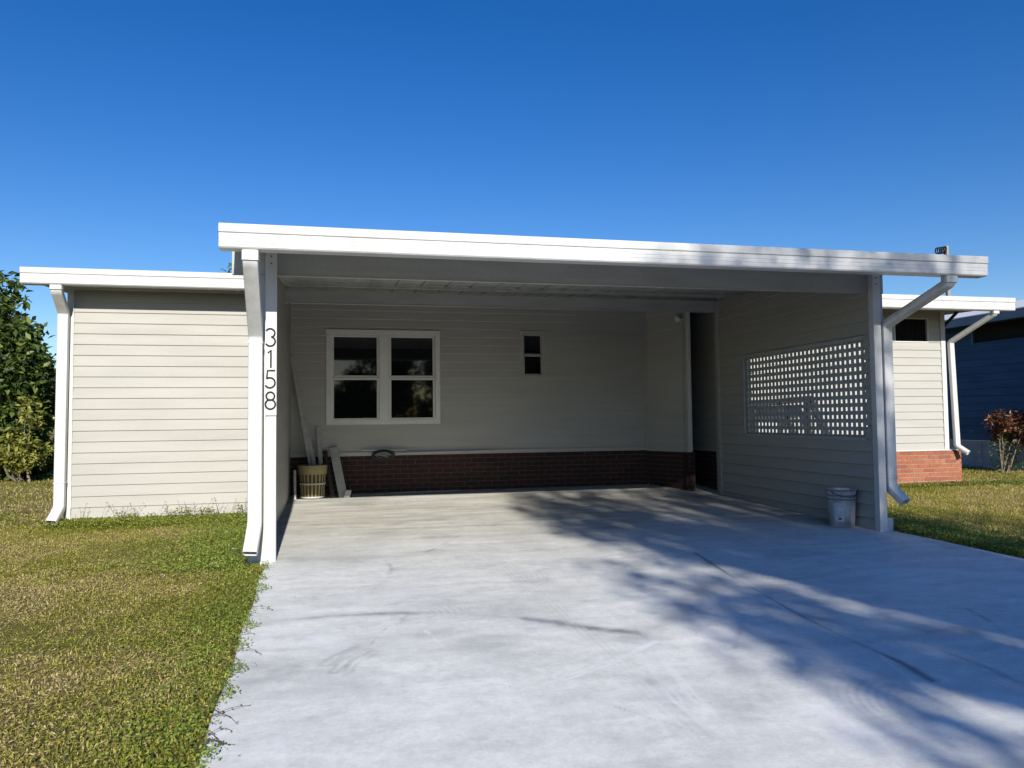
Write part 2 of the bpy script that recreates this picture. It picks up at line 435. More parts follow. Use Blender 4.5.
MARKS = [('d', [(-0.44, 4.77), (-0.06, 4.81), (0.36, 4.78), (0.66, 4.7), (1.05, 4.49), (1.35, 4.24), (1.62, 4.02)], 0.05, 0.55, True, 0.12),
 ('d', [(1.62, 4.02), (1.78, 4.1), (2.07, 4.46), (2.38, 4.8), (2.58, 5.02)], 0.09, 0.35, True, None),
 ('d', [(1.26, 4.35), (1.42, 4.11), (1.62, 3.87)], 0.1, 0.3, True, None),
 ('d', [(2.96, 6.05), (2.83, 5.22), (2.77, 4.7), (2.7, 4.14), (2.68, 3.65), (2.69, 3.28), (2.65, 3.04)], 0.02, 0.35, True, 0.55),
 ('l', [(0.47, 4.38), (0.58, 3.8), (0.69, 3.33)], 0.014, 0.45, False, None),
 ('l', [(0.69, 3.37), (0.8, 3.6), (0.95, 3.94)], 0.012, 0.3, False, None),
 ('l', [(0.42, 3.36), (0.69, 3.33), (0.99, 3.45), (1.31, 3.62), (1.65, 3.87)], 0.014, 0.45, False, None),
 ('l', [(0.69, 3.33), (0.56, 3.11), (0.41, 2.92)], 0.012, 0.3, False, None),
 ('d', [(-0.07, 3.93), (-0.01, 4.06), (0.07, 4.15)], 0.02, 0.3, False, None),
 ('d', [(-0.03, 3.81), (0.03, 3.97), (0.14, 4.1)], 0.018, 0.3, False, None),
 ('d', [(0.03, 3.79), (0.07, 3.93), (0.17, 4.06)], 0.014, 0.22, False, None),
 ('d', [(0.36, 4.62), (0.4, 4.72), (0.46, 4.72)], 0.02, 0.4, False, None),
 ('d', [(0.36, 4.57), (0.42, 4.62), (0.52, 4.64)], 0.02, 0.3, False, None),
 ('l', [(1.47, 3.54), (1.41, 3.04), (1.4, 2.66), (1.41, 2.42)], 0.012, 0.3, False, None),
 ('l', [(1.57, 3.59), (1.5, 3.1), (1.49, 2.66), (1.49, 2.4)], 0.012, 0.25, False, None),
 ('d', [(1.42, 3.37), (1.4, 3.1), (1.37, 2.75), (1.35, 2.48)], 0.05, 0.25, True, None),
 ('d', [(3.19, 3.67), (3.42, 3.69), (3.41, 3.57)], 0.04, 0.3, True, None),
 ('d', [(3.03, 5.07), (3.19, 4.99), (3.46, 5.02)], 0.03, 0.4, True, None),
 ('d', [(3.02, 3.39), (3.04, 3.11), (3.01, 2.89)], 0.02, 0.3, True, None),
 ('d', [(-0.33, 6.6), (0.68, 6.69), (1.91, 6.56)], 0.1, 0.18, True, None),
 ('l', [(3.9, 5.05), (4.31, 5.01), (4.58, 4.87)], 0.06, 0.35, True, None),
 ('d', [(0.43, 3.78), (0.49, 3.78)], 0.02, 0.4, False, None)]
for args in MARKS: mark(dark if args[0] == 'd' else light, args[1], args[2] * (1 if args[0] == 'd' else .75), args[3] * (1.4 if args[0] == 'd' else 1.5), True, args[5])
srr = random.Random(91)
for k in range(54):
    x0_ = srr.uniform(-.3, 5.2); y0_ = srr.uniform(2.4, 8.2); a = srr.choice([srr.uniform(-.4, .5), srr.uniform(.6, 1.5), srr.uniform(0, 3.1)]); L_ = srr.uniform(.15, 1.1); cv = srr.uniform(-.35, .35)
    pts = [(x0_ + L_ * t * math.cos(a + cv * t), y0_ + L_ * t * math.sin(a + cv * t)) for t in (0, .35, .7, 1)]
    arr = light if srr.random() < .6 else dark
    dd = seg_d(pts); arr += srr.uniform(.25, .6) * np.exp(-(dd / srr.choice((.006, .009, .016))) ** 2) * patch2 * patch
# tyre tread traces: pairs of faint parallel bands running out of the carport
for xc in (1.25, 2.85):
    xm = xc + .10 * np.sin(YY * .5); band = np.exp(-((np.abs(XX - xm) - .0) / .085) ** 4)
    dark += .13 * band * (.5 + .5 * np.sin(XX * 165)) * patch * (YY < 6.5)
# trowel fans
for (fx, fy, r0, a0) in ((.35, 4.7, .30, .4), (2.2, 3.2, .5, 1.0), (3.4, 4.9, .4, 2.2), (1.1, 5.6, .35, .2), (2.6, 2.7, .45, 2.6), (4.3, 3.4, .4, .8)):
    rr_ = np.hypot(XX - fx, (YY - fy)); an = np.arctan2(YY - fy, XX - fx)
    wdw = np.exp(-((an - a0 + np.pi) % (2 * np.pi) - np.pi) ** 2 / .25) * np.exp(-((rr_ - r0) / .13) ** 2)
    f_ = np.sin(rr_ * 150 + 3 * wob * 20); dark += .20 * wdw * np.clip(f_, 0, 1); light += .16 * wdw * np.clip(-f_, 0, 1)
# joint where the newer apron meets the carport floor
dark += .28 * np.exp(-((YY - 8.0 - .02 * np.sin(XX * 2) + wob * .5) / .03) ** 2) * (.35 + .65 * patch)
dark += .20 * np.clip(fbm(XX, YY * 2.2, 1.6, 5) - .25, 0, 1) * (YY < 8.2)
light += .25 * np.clip(fbm(XX, YY, 2.4, 6) - .22, 0, 1) + .3 * np.clip(fbm(XX, YY, 6.5, 16) - .3, 0, 1)
dark += .35 * np.clip(fbm(XX, YY, 3.1, 26) - .38, 0, 1) + .25 * np.clip(fbm(XX, YY, 11, 27) - .45, 0, 1)
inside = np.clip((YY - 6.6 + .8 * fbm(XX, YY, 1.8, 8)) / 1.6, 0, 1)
edge = np.minimum(XX - XL, XR - XX)
light += .35 * np.exp(-(edge / .06) ** 2) * patch
idx = np.arange(XX.size).reshape(XX.shape)
F = np.stack([idx[:-1, :-1], idx[:-1, 1:], idx[1:, 1:], idx[1:, :-1]], -1).reshape(-1, 4)
V = np.stack([XX, YY, ZZ], -1).reshape(-1, 3)
# border ring pushed down so that the slab has an edge
loop = np.concatenate([idx[0, :], idx[1:, -1], idx[-1, -2::-1], idx[-2:0:-1, 0]])
low = V[loop].copy(); low[:, 2] -= .1
nb = len(V); k = len(loop)
F2 = np.stack([loop, np.roll(loop, -1), nb + (np.arange(k) + 1) % k, nb + np.arange(k)], -1)[:, ::-1]
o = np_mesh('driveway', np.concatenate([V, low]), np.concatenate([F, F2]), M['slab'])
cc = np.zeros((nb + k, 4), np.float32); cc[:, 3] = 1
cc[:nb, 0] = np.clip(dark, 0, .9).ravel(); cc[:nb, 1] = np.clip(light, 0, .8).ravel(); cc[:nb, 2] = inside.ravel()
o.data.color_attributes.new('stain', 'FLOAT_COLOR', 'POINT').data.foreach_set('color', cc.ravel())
tag(o, kind='structure')
mb = MB(); mb.box(-200, -13.5, -.28, 200, -7.004, -.195); tag(mb.build('road', M['asphalt']), kind='structure')

# ------------------------------------------------------------------ carport
CP = thing('carport', (2.3, 8.0, .03), 'white double carport with metal pan roof, siding walls and a lattice opening over the driveway', 'carport')
def roofz(y): return 2.575 + .07 * (y - 5.9)      # underside of the pans
# gutter fascia: two-band profile extruded along X
def fascia(mb, x0, x1, y, z0, z1, depth=.12, split=.62):
    zm = z0 + (z1 - z0) * split
    g_ = lambda t: [(y, z0 + t - .003), (y + .004, z0 + t), (y, z0 + t + .003)]
    prof = [(y + .012, z0), (y, z0 + .012)] + g_((zm - z0) * .38) + g_((zm - z0) * .66) + [(y, zm - .006), (y + .006, zm), (y - .008, zm + .006), (y - .012, z1 - .01), (y - .006, z1),
            (y + .02, z1), (y + .03, z1 - .03), (y + depth - .01, z1 - .028), (y + depth, z1 - .01), (y + depth + .004, z0)]
    xs = [x0, x1]
    mb.ring_sweep([[(x, p[0], p[1]) for p in prof] for x in xs])
mb = MB(); fascia(mb, -.868, 5.83, 5.80, 2.423, 2.605, .12)
FG = mb.build('gutter', M['white'], CP, .003)
# roof pans with ribs
mb = MB()
xs = np.arange(-.86, 5.47, .305)
for i, x in enumerate(xs):
    x1 = min(x + .301, 5.47)
    for ya, yb in ((5.905, 8.4), (8.4, 11.02)):
        za, zb = roofz(ya), roofz(yb)
        mb.add([(x, ya, za), (x1, ya, za), (x1, yb, zb), (x, yb, zb), (x, ya, za + .02), (x1, ya, za + .02), (x1, yb, zb + .02), (x, yb, zb + .02)],
               [(3, 2, 1, 0), (4, 5, 6, 7), (0, 1, 5, 4), (1, 2, 6, 5), (2, 3, 7, 6), (3, 0, 4, 7)])
    for ya, yb in ((5.905, 11.02),):
        za, zb = roofz(ya), roofz(yb)
        mb.add([(x - .004, ya, za - .012), (x + .024, ya, za - .012), (x + .024, yb, zb - .012), (x - .004, yb, zb - .012),
                (x - .004, ya, za + .05), (x + .024, ya, za + .05), (x + .024, yb, zb + .05), (x - .004, yb, zb + .05)],
               [(3, 2, 1, 0), (4, 5, 6, 7), (0, 1, 5, 4), (1, 2, 6, 5), (2, 3, 7, 6), (3, 0, 4, 7)])
mb.build('roof', M['ceiling'], CP)
mb = MB(); mb.box(-.889, 6.655, 2.388, 5.40, 6.70, 2.6)
BM = mb.build('front_beam', M['beam'], CP, .004)
mb = MB(); mb.box(-.889, 6.652, 2.5885, 5.366, 6.6545, 2.6); mb.box(-.889, 6.650, 2.388, 5.366, 6.6545, 2.396)
mb.build('beam_flange', M['beam'], BM)
mb = MB(); mb.box(-.70, 9.84, 2.642, 5.245, 9.885, 2.805); mb.box(-.70, 9.834, 2.642, 5.245, 9.8395, 2.652)
mb.build('rear_beam', M['beam'], CP, .003)
# small paint scabs and torn edges under the front beam / ceiling closure strip
mb = MB(); mb.box(-.62, 9.2, 2.752, 5.24, 9.232, 2.782)
mb.build('closure_strip', M['ceiling'], CP)
# posts
def post(xr, w, zb, name='post'):
    mb = MB(); mb.box(xr - w, 6.575, zb, xr, 6.65, 2.585)
    p = mb.build(name, M['white'], CP, .004)
    for dz in (.055, .115):
        b = MB(); c = (xr - w * .5, 6.575 - (.017 if xr < 0 else 0), 2.585 - dz)
        b.tube([c, (c[0], c[1] - .006, c[2])], .0065, 8); b.build('bolt', M['black'], p)
    return p
pl = post(-.522, .082, -.01)
pr = post(5.2985, .085, -.01)
# number board on the left post
mb = MB(); mb.box(-.611, 6.558, 1.203, -.519, 6.5745, 2.582)
NB = mb.build('number_board', M['white'], CP, .002)
def arc(cx, cz, rx, rz, a0, a1, n=18): return [(cx + rx * math.cos(R(a0 + (a1 - a0) * k / n)), cz + rz * math.sin(R(a0 + (a1 - a0) * k / n))) for k in range(n + 1)]
def digit(polys, zc, name='digit', s=.145):
    mb = MB()
    for pts in polys:
        P = [(-.567 + x * s, 6.552, zc + z * s) for x, z in pts]
        mb.tube(P, .0068, 8)
    return mb.build(name, M['black'], NB)
three = [arc(-.02, .24, .25, .25, 150, -75) + arc(-.02, -.24, .27, .27, 80, -150)]
one = [[(-.14, .34), (.02, .5), (.02, -.5)]]
five = [[(.26, .5), (-.16, .5), (-.2, .06)] + arc(-.03, -.2, .28, .29, 125, -150)]
eight = [arc(0, .25, .225, .23, -90, 270, 24), arc(0, -.22, .27, .27, 90, 450, 24)]
for pl_, z in ((three, 1.853), (one, 1.673), (five, 1.503), (eight, 1.327)): digit(pl_, z)

# left wall of the carport (inner face shows siding)
mb = MB()
siding(mb, (-.715, 11.0), (-.715, 6.66), -.02, 2.95, .1215, top=lambda s: roofz(11.0 - s) - .004, core=.035, dep=.022)
LW = mb.build('left_wall', M['siding'], CP)
mb = MB(); mb.box(-.752, 6.653, -.02, -.535, 6.669, 2.58); mb.build('corner_trim', M['trim'], CP, .003)
# right wall with the lattice opening   (normal points to -X: direction toward -Y? p0->p1 right-hand side)
LY0, LY1, LZ0, LZ1 = 6.76, 9.14, .93, 1.93
mb = MB()
Ltot = 9.84 - 6.66
hole = (9.84 - LY1 - .03, 9.84 - LY0 + .0, LZ0 - .03, LZ1 + .03)
# inner face: walk toward +Y so that the right-hand normal is... (d=(0,1) -> n=(1,0)); walk toward -Y -> n=(-1,0)
siding(mb, (5.253, 9.84), (5.253, 6.66), -.02, 2.9, .1335, holes=[hole], top=lambda s: roofz(9.84 - s) - .004, core=.035, dep=.034)
h2 = (hole[0], hole[1], hole[2], hole[3])
siding(mb, (5.335, 6.66), (5.335, 9.84), -.02, 2.9, .1335, holes=[(LY0 - 6.66, LY1 + .03 - 6.66, LZ0 - .03, LZ1 + .03)], top=lambda s: roofz(6.66 + s) - .004, core=.035, dep=.034)
mb.build('right_wall', M['siding'], CP)
mb = MB(); mb.box(5.216, 9.79, -.01, 5.36, 9.856, 2.8); mb.build('corner_trim', M['siding'], CP, .004)
mb = MB(); mb.box(5.236, 6.6515, -.02, 5.36, 6.70, 2.57); mb.build('corner_trim', M['beam'], CP, .004)
# lattice
LF = MB()
LF.box(5.232, LY0, LZ1, 5.25, LY1 + .045, LZ1 + .04); LF.box(5.232, LY0, LZ0 - .04, 5.25, LY1 + .045, LZ0)
LF.box(5.232, LY1, LZ0 + .0005, 5.25, LY1 + .045, LZ1 - .0005)
LFO = LF.build('lattice_frame', M['beam'], CP, .002)
mb = MB()
nyl = 30; nzl = 12; py = (LY1 - LY0) / nyl; pz = (LZ1 - LZ0) / nzl; sw = .043
for i in range(nyl + 1):
    y = LY0 + i * py; mb.box(5.272, y - sw / 2, LZ0 - .02, 5.279, y + sw / 2, LZ1 + .02)
for j in range(nzl + 1):
    z = LZ0 + j * pz; mb.box(5.2795, LY0 - .02, z - sw / 2, 5.2865, LY1 + .02, z + sw / 2)
mb.build('lattice_panel', M['beam'], CP)
# downspouts of the carport
mb = MB()
mb.pipe([(-.652, 5.86, 2.44), (-.652, 5.86, 2.345), (-.680, 6.51, 1.86), (-.680, 6.51, .32), (-.70, 6.36, .11)], .112, .075, hollow=True, r=.04)
D = mb.build('downspout', M['white_pipe'], CP, smooth=True)
mb = MB(); mb.box(-.739, 6.469, 1.79, -.621, 6.551, 1.812); mb.build('collar', M['white_pipe'], D, .004)
mb = MB(); mb.pipe([(-.652, 5.86, 2.425), (-.652, 5.86, 2.345)], .122, .085, r=.02); mb.build('outlet', M['white_pipe'], D, smooth=True)
mb = MB()
mb.pipe([(5.46, 5.86, 2.44), (5.46, 5.86, 2.36), (5.368, 6.60, 2.06), (5.368, 6.60, .43), (5.415, 6.46, .295)], .105, .075, hollow=True, r=.05)
D = mb.build('downspout', M['white_pipe'], CP, smooth=True)
mb = MB(); mb.box(5.313, 6.559, .52, 5.423, 6.641, .54); mb.build('collar', M['white_pipe'], D, .004)
mb = MB(); mb.pipe([(5.46, 5.86, 2.425), (5.46, 5.86, 2.36)], .12, .085, r=.02); mb.build('outlet', M['white_pipe'], D, smooth=True)
# short stub post end beside the right post, stained base block
mb = MB(); mb.box(5.335, 6.665, 2.05, 5.395, 6.72, 2.387); mb.build('wall_head', M['beam'], CP, .004)
mb = MB(); mb.box(5.305, 6.60, -.06, 5.385, 6.65, .125); mb.build('base_block', M['paper'], CP, .006)

# ------------------------------------------------------------------ storage shed (left)
SH = thing('storage_shed', (-1.9, 10.2, .03), 'beige storage room with lapped siding and a white edged flat roof beside the lawn', 'shed')
mb = MB()
siding(mb, (-2.955, 9.34), (-.765, 9.34), .055, 2.72, .1215, core=.06, zbase=.098 - .1215)
siding(mb, (-2.955, 12.0), (-2.955, 9.34), .055, 2.72, .1215, core=.06, zbase=.098 - .1215)
mb.box(-2.89, 11.9, .05, -.83, 11.99, 2.75)
mb.build('wall', M['siding'], SH)
mb = MB(); mb.box(-2.985, 9.318, .055, -2.915, 9.39, 2.7); mb.build('corner_trim', M['trim'], SH, .004)
mb = MB(); mb.box(-2.93, 9.29, 2.66, -.83, 9.338, 2.74); mb.build('frieze_trim', M['trim'], SH, .003)
mb = MB(); mb.box(-2.94, 9.36, -.05, -.83, 11.95, .05); mb.build('foundation', M['mortar'], SH)
mb = MB(); fascia(mb, -3.31, -1.045, 8.90, 2.645, 2.82, .12); mb.build('gutter', M['white'], SH, .003)
mb = MB()
for k, x in enumerate(np.arange(-3.30, -.8, .305)):
    x1 = min(x + .30, -.9)
    mb.add([(x, 8.98 + .03, 2.70), (x1, 9.01, 2.70), (x1, 12.3, 2.88), (x, 12.3, 2.88), (x, 9.01, 2.76), (x1, 9.01, 2.76), (x1, 12.3, 2.94), (x, 12.3, 2.94)],
           [(3, 2, 1, 0), (4, 5, 6, 7), (0, 1, 5, 4), (1, 2, 6, 5), (2, 3, 7, 6), (3, 0, 4, 7)])
mb.build('roof', M['ceiling'], SH)
mb = MB()
mb.pipe([(-2.975, 8.965, 2.67), (-2.975, 8.965, 2.585), (-3.0, 9.262, 2.39), (-3.01, 9.262, .23), (-3.035, 9.10, .09)], .112, .075, hollow=True, r=.035)
D = mb.build('downspout', M['white_pipe'], SH, smooth=True)
mb = MB(); mb.pipe([(-2.975, 8.965, 2.655), (-2.975, 8.965, 2.595)], .122, .095, r=.02); mb.build('outlet', M['white_pipe'], D, smooth=True)
mb = MB(); mb.box(-3.067, 9.221, .50, -2.949, 9.303, .515); mb.build('collar', M['white_pipe'], D, .004)

# ------------------------------------------------------------------ the house
HO = thing('mobile_home', (4.0, 12.5, .03), 'long beige sided mobile home on a low red brick skirt behind the carport', 'house')
zt = 2.93
mb = MB()
W1 = (-.2, 1.415, 1.10, 2.455); W2 = (2.614, 3.005, 1.768, 2.475)
siding(mb, (-.71, 11.0), (4.62, 11.0), .66, zt, .1215, holes=[(W1[0] + .71, W1[1] + .71, W1[2], W1[3]), (W2[0] + .71, W2[1] + .71, W2[2], W2[3])], core=.09, dep=.022)
siding(mb, (4.62, 11.0), (4.95, 10.2), .646, zt, .1215, core=.06)
siding(mb, (5.43, 10.2), (9.35, 10.2), .60, 2.86, .1215, holes=[(8.44 - 5.43, 9.07 - 5.43, 2.292, 2.683)], core=.06, zbase=.592)
siding(mb, (4.95, 11.9), (5.5, 11.9), .646, 2.86, .1215, core=.06)
siding(mb, (5.43, 11.9), (5.43, 10.21), .646, 2.86, .1215, core=.03)
mb.box(4.90, 10.24, .646, 4.945, 11.95, 2.86)
mb.box(5.365, 9.861, -.02, 5.425, 10.198, 2.82)  # added wall piece, shuts side light out of the back recess
siding(mb, (9.35, 10.2), (9.35, 16.0), .60, 2.86, .1215, core=.06)
mb.build('wall', M['siding_white'], HO)
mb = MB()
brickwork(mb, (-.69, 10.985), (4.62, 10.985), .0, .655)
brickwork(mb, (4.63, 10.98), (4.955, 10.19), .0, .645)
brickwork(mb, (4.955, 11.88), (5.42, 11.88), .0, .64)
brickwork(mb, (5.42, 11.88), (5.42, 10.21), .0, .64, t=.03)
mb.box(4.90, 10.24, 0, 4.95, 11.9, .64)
mb.build('brick_skirt', [M['brick_shaded'], M['mortar_shaded']], HO)
mb = MB()
brickwork(mb, (5.4, 10.17), (9.575, 10.17), -.02, .585)
brickwork(mb, (9.575, 10.17), (9.575, 15.9), -.02, .585)
mb.build('brick_skirt', [M['brick'], M['mortar']], HO)
mb = MB()
mb.box(9.36, 10.19, .5855, 9.57, 15.9, .60)
mb.box(5.4, 10.158, .588, 9.34, 10.198, .604)
mb.build('starter_trim', M['trim'], HO, .003)
mb = MB(); mb.box(-.695, 10.965, .656, 4.6, 10.998, .712); mb.build('ledge_trim', M['siding_white'], HO, .003)
mb = MB(); mb.box(9.285, 10.172, .605, 9.365, 10.25, 2.85); mb.build('corner_trim', M['trim'], HO, .004)
mb = MB(); mb.box(4.925, 10.165, .65, 4.975, 10.215, 2.85); mb.build('corner_trim', M['trim'], HO, .004)
mb = MB(); mb.box(4.585, 10.965, .72, 4.625, 10.999, 2.86); mb.build('corner_trim', M['siding'], HO, .004)
mb = MB(); fascia(mb, 5.50, 9.885, 9.37, 2.70, 2.892, .12); mb.build('gutter', M['white'], HO, .003)
mb = MB()  # left end carried over the open gap to keep out sky light
mb.add([(5.50, 9.48, 2.78), (9.86, 9.48, 2.78), (9.86, 16, 2.98), (5.50, 16, 2.98), (5.50, 9.48, 2.85), (9.86, 9.48, 2.85), (9.86, 16, 3.05), (5.50, 16, 3.05)],
       [(3, 2, 1, 0), (4, 5, 6, 7), (0, 1, 5, 4), (1, 2, 6, 5), (2, 3, 7, 6), (3, 0, 4, 7)])
mb.box(4.85, 10.0, 2.862, 5.44, 12.0, 2.885)  # cover piece added above the recess to keep it dark
mb.add([(-.7, 11.06, 2.94), (5.94, 11.06, 2.94), (5.94, 16, 3.0), (-.7, 16, 3.0), (-.7, 11.06, 3.0), (5.94, 11.06, 3.0), (5.94, 16, 3.06), (-.7, 16, 3.06)],
       [(3, 2, 1, 0), (4, 5, 6, 7), (0, 1, 5, 4), (1, 2, 6, 5), (2, 3, 7, 6), (3, 0, 4, 7)])
mb.build('roof', M['ceiling'], HO)
# vent louvre
mb = MB(); x0, x1, z0, z1 = 8.44, 9.07, 2.292, 2.683
mb.box(x0, 10.19, z1 - .02, x1, 10.23, z1); mb.box(x0, 10.19, z0, x1, 10.23, z0 + .02)
mb.box(x1 - .022, 10.188, z0 + .0205, x1, 10.23, z1 - .0205); mb.box(x0, 10.188, z0 + .0205, x0 + .022, 10.23, z1 - .0205)
VW = mb.build('vent', M['trim'], HO, .002)
mb = MB(); mb.box(x0 + .01, 10.24, z0 + .01, x1 - .01, 10.25, z1 - .01)
for k in range(13):
    x = x0 + .03 + k * .045; mb.box(x, 10.205, z0 + .021, x + .012, 10.225, z1 - .021)
mb.build('louvre', M['dark'], VW)
# downspout at the right corner, brace under the eave
mb = MB()
mb.pipe([(9.57, 9.43, 2.73), (9.57, 9.43, 2.66), (9.41, 10.12, 2.30), (9.45, 10.11, .66), (9.53, 9.98, .55)], .085, .065, hollow=True, r=.03)
D = mb.build('downspout', M['white_pipe'], HO, smooth=True)
mb = MB(); mb.pipe([(9.57, 9.43, 2.72), (9.57, 9.43, 2.655)], .105, .08, r=.02); mb.build('outlet', M['white_pipe'], D, smooth=True)
mb = MB(); mb.bar((9.39, 10.35, 2.48), (9.68, 10.25, 2.80), .035, .035); mb.build('brace', M['darkwood'], HO)
# windows
def window(x0, x1, z0, z1, y, cols, name='window', fr=.075, wm='trim'):
    mb = MB()
    mb.box(x0, y - .028, z1 - fr, x1, y + .03, z1); mb.box(x0, y - .028, z0, x1, y + .03, z0 + fr * .8)
    zi0, zi1 = z0 + fr * .8 + .0005, z1 - fr - .0005
    mb.box(x0, y - .028, zi0, x0 + fr, y + .03, zi1); mb.box(x1 - fr, y - .028, zi0, x1, y + .03, zi1)
    mw = .09
    inner = [(x0 + fr, x1 - fr)] if cols == 1 else [(x0 + fr, (x0 + x1) / 2 - mw), ((x0 + x1) / 2 + mw, x1 - fr)]
    if cols == 2: mb.box((x0 + x1) / 2 - mw + .02, y - .026, zi0, (x0 + x1) / 2 + mw - .02, y + .03, zi1)
    w = mb.build(name, M[wm], HO, .004)
    sash = fr * .42; zm = (z0 + z1) / 2 - .01
    for a, b in inner:
        if cols == 2:
            if a > x0 + fr + .1: a -= .0195
            else: b += .0195
        for k, (za, zb) in enumerate(((zi0, zm), (zm, zi1))):
            yy = y + (.0 if k else -.012)
            m2 = MB(); a_, b_ = a + .0007, b - .0007; za_, zb_ = za + .0007, zb - .0007
            m2.box(a_, yy, zb_ - sash, b_, yy + .02, zb_); m2.box(a_, yy, za_, b_, yy + .02, za_ + sash)
            m2.box(a_, yy, za_ + sash + .0003, a_ + sash, yy + .02, zb_ - sash - .0003); m2.box(b_ - sash, yy, za_ + sash + .0003, b_, yy + .02, zb_ - sash - .0003)
            m2.build('sash', M[wm], w, .003)
            g = MB(); g.box(a_ + sash - .004, yy + .009, za_ + sash - .004, b_ - sash + .004, yy + .0115, zb_ - sash + .004)
            g.build('pane', M['glass'], w)
    return w
window(*W1, 11.0, 2); window(*W2, 11.0, 1, fr=.05, wm='siding')
# flood light under the carport ceiling, on the side wall
FL = thing('flood_light', (4.87, 10.36, 2.64), 'small twin head security light high on the side wall in the dark back corner', 'light fixture')
mb = MB(); mb.lathe((4.87, 10.36, 2.63), [(0, -.03), (.045, -.03), (.05, 0), (.045, .03), (0, .03)], 14); mb.build('base', M['white'], FL, smooth=True)
for dx in (-.055, .06):
    mb = MB(); a = Vector((4.87 + dx * .4, 10.33, 2.62)); b = Vector((4.87 + dx, 10.25, 2.585))
    mb.tube([a, a.lerp(b, .35), a.lerp(b, .4), b], [.012, .012, .022, .038], 12); mb.build('lamp_head', M['white'], FL, smooth=True)

# ------------------------------------------------------------------ loose things by the back wall
def board(name, a, b, w, t, mat, label, side=(1, 0, 0), group=None, cat='board'):
    mb = MB(); mb.bar(a, b, w, t, side)
    o = mb.build(name, mat, None, .003); tag(o, label, cat, group); return o
fz = .112
board('long_board', (-.255, 10.67, fz), (-.60, 10.95, 1.70), .045, .02, M['board'], 'long pale board leaning in the back corner, the shorter of the two tall ones')
board('long_board', (-.33, 10.70, fz), (-.668, 10.945, 2.06), .042, .02, M['board'], 'tallest pale board leaning in the back corner, reaching beside the window')
board('short_board', (-.235, 10.70, fz), (-.305, 10.94, 1.07), .055, .02, M['board'], 'narrow upright board ending below the window, behind the slatted basket')
board('board_offcut', (-.32, 10.76, fz), (-.385, 10.93, .78), .06, .015, M['board'], 'short board offcut just left of the narrow upright board', side=(1, .3, 0))
board('wide_board', (.035, 10.64, fz + .01), (-.10, 10.94, .79), .115, .02, M['board'], 'wide white board leaning on the bricks right of the basket')
board('dark_plank', (-.10, 10.60, fz + .01), (-.215, 10.925, .74), .055, .022, M['darkwood'], 'dark wooden plank leaning between basket and wide white board', cat='plank')
board('corner_stick', (-.59, 10.5, fz), (-.60, 10.6, .50), .03, .03, M['board'], 'short grey stick standing in the corner left of the basket', cat='stick')
mb = MB(); mb.box(.04, 10.60, fz, .12, 10.68, fz + .10); mb.v = [(x + (z - fz) * .25, y, z) for x, y, z in mb.v]
tag(mb.build('wood_block', M['board'], None, .004), 'small white wood block at the foot of the wide white board', 'block')
board('floor_strip', (.15, 10.80, fz + .012), (.85, 10.86, fz + .014), .03, .012, M['board'], 'short pale strip lying on the floor along the bricks', side=(0, 1, 0), cat='strip')
board('floor_strip', (.6, 10.90, fz + .02), (1.7, 10.93, fz + .024), .02, .012, M['grey_skirt'], 'long grey strip lying on the floor against the foot of the bricks', side=(0, 1, 0), cat='strip')
board('loose_trim', (.285, 10.935, .737), (.915, 10.935, .731), .012, .03, M['white'], 'short white trim strip on the ledge behind the cable coil', side=(0, 0, 1), cat='trim')
board('loose_trim', (.77, 10.925, .682), (2.2, 10.935, .692), .03, .012, M['board'], 'long white trim strip along the top of the bricks below the window', side=(0, 0, 1), cat='trim')
# coiled cable
CO = thing('cable_coil', (.59, 10.9, .66), 'small oval coil of dark cable hanging on the ledge under the double window', 'cable coil')
mb = MB()
for k in range(4):
    rx, rz = .158 - k * .012, .078 - k * .009
    pts = [(.59 + rx * math.cos(a) + .006 * math.sin(a * 3 + k), 10.915 - .012 * k, .662 + rz * math.sin(a) + .004 * math.cos(2 * a + k)) for a in np.linspace(0, 6.28, 30)]
    mb.tube(pts, .007, 6)
mb.build('outer_loops', M['coil'], CO, smooth=True)
mb = MB()
for k in range(3):
    rx, rz = .10 - k * .03, .04 - k * .009
    pts = [(.59 + rx * math.cos(a + k) + .01 * math.sin(a * 2), 10.90 - .01 * k, .66 + rz * math.sin(a) + .004 * math.cos(3 * a + k)) for a in np.linspace(0, 6.28, 26)]
    mb.tube(pts, .006, 6)
mb.build('inner_loops', M['wire'], CO, smooth=True)
# slatted basket
BK = thing('slatted_basket', (-.36, 10.66, fz), 'round wooden slatted basket with a wide tan rim, standing at the back left corner', 'basket')
c = (-.372, 10.66, fz)
mb = MB(); mb.lathe(c, [(0, .03), (.135, .03), (.14, .04), (.165, .40), (.158, .40), (.133, .05)], 30); mb.build('lining', M['brown'], BK)
mb = MB()
for k in range(20):
    a = 2 * math.pi * k / 20; t = Vector((-math.sin(a), math.cos(a), 0)); rd = Vector((math.cos(a), math.sin(a), 0))
    A = Vector(c) + rd * .148 + Vector((0, 0, .02)); B = Vector(c) + rd * .175 + Vector((0, 0, .42))
    mb.bar(A, B, .021, .005, t)
mb.build('slats', M['tan'], BK)
mb = MB(); mb.lathe(c, [(.178, .33), (.188, .33), (.195, .45), (.185, .452), (.175, .34)], 36); mb.build('rim', M['tan'], BK, smooth=True)
mb = MB(); mb.lathe(c, [(.164, .19), (.172, .19), (.176, .215), (.166, .215)], 36); mb.build('hoop', M['board'], BK, smooth=True)
mb = MB(); mb.lathe(c, [(.0, .0), (.12, .0), (.158, .02), (.162, .035), (.15, .035)], 36); mb.build('base_ring', M['white'], BK, smooth=True)
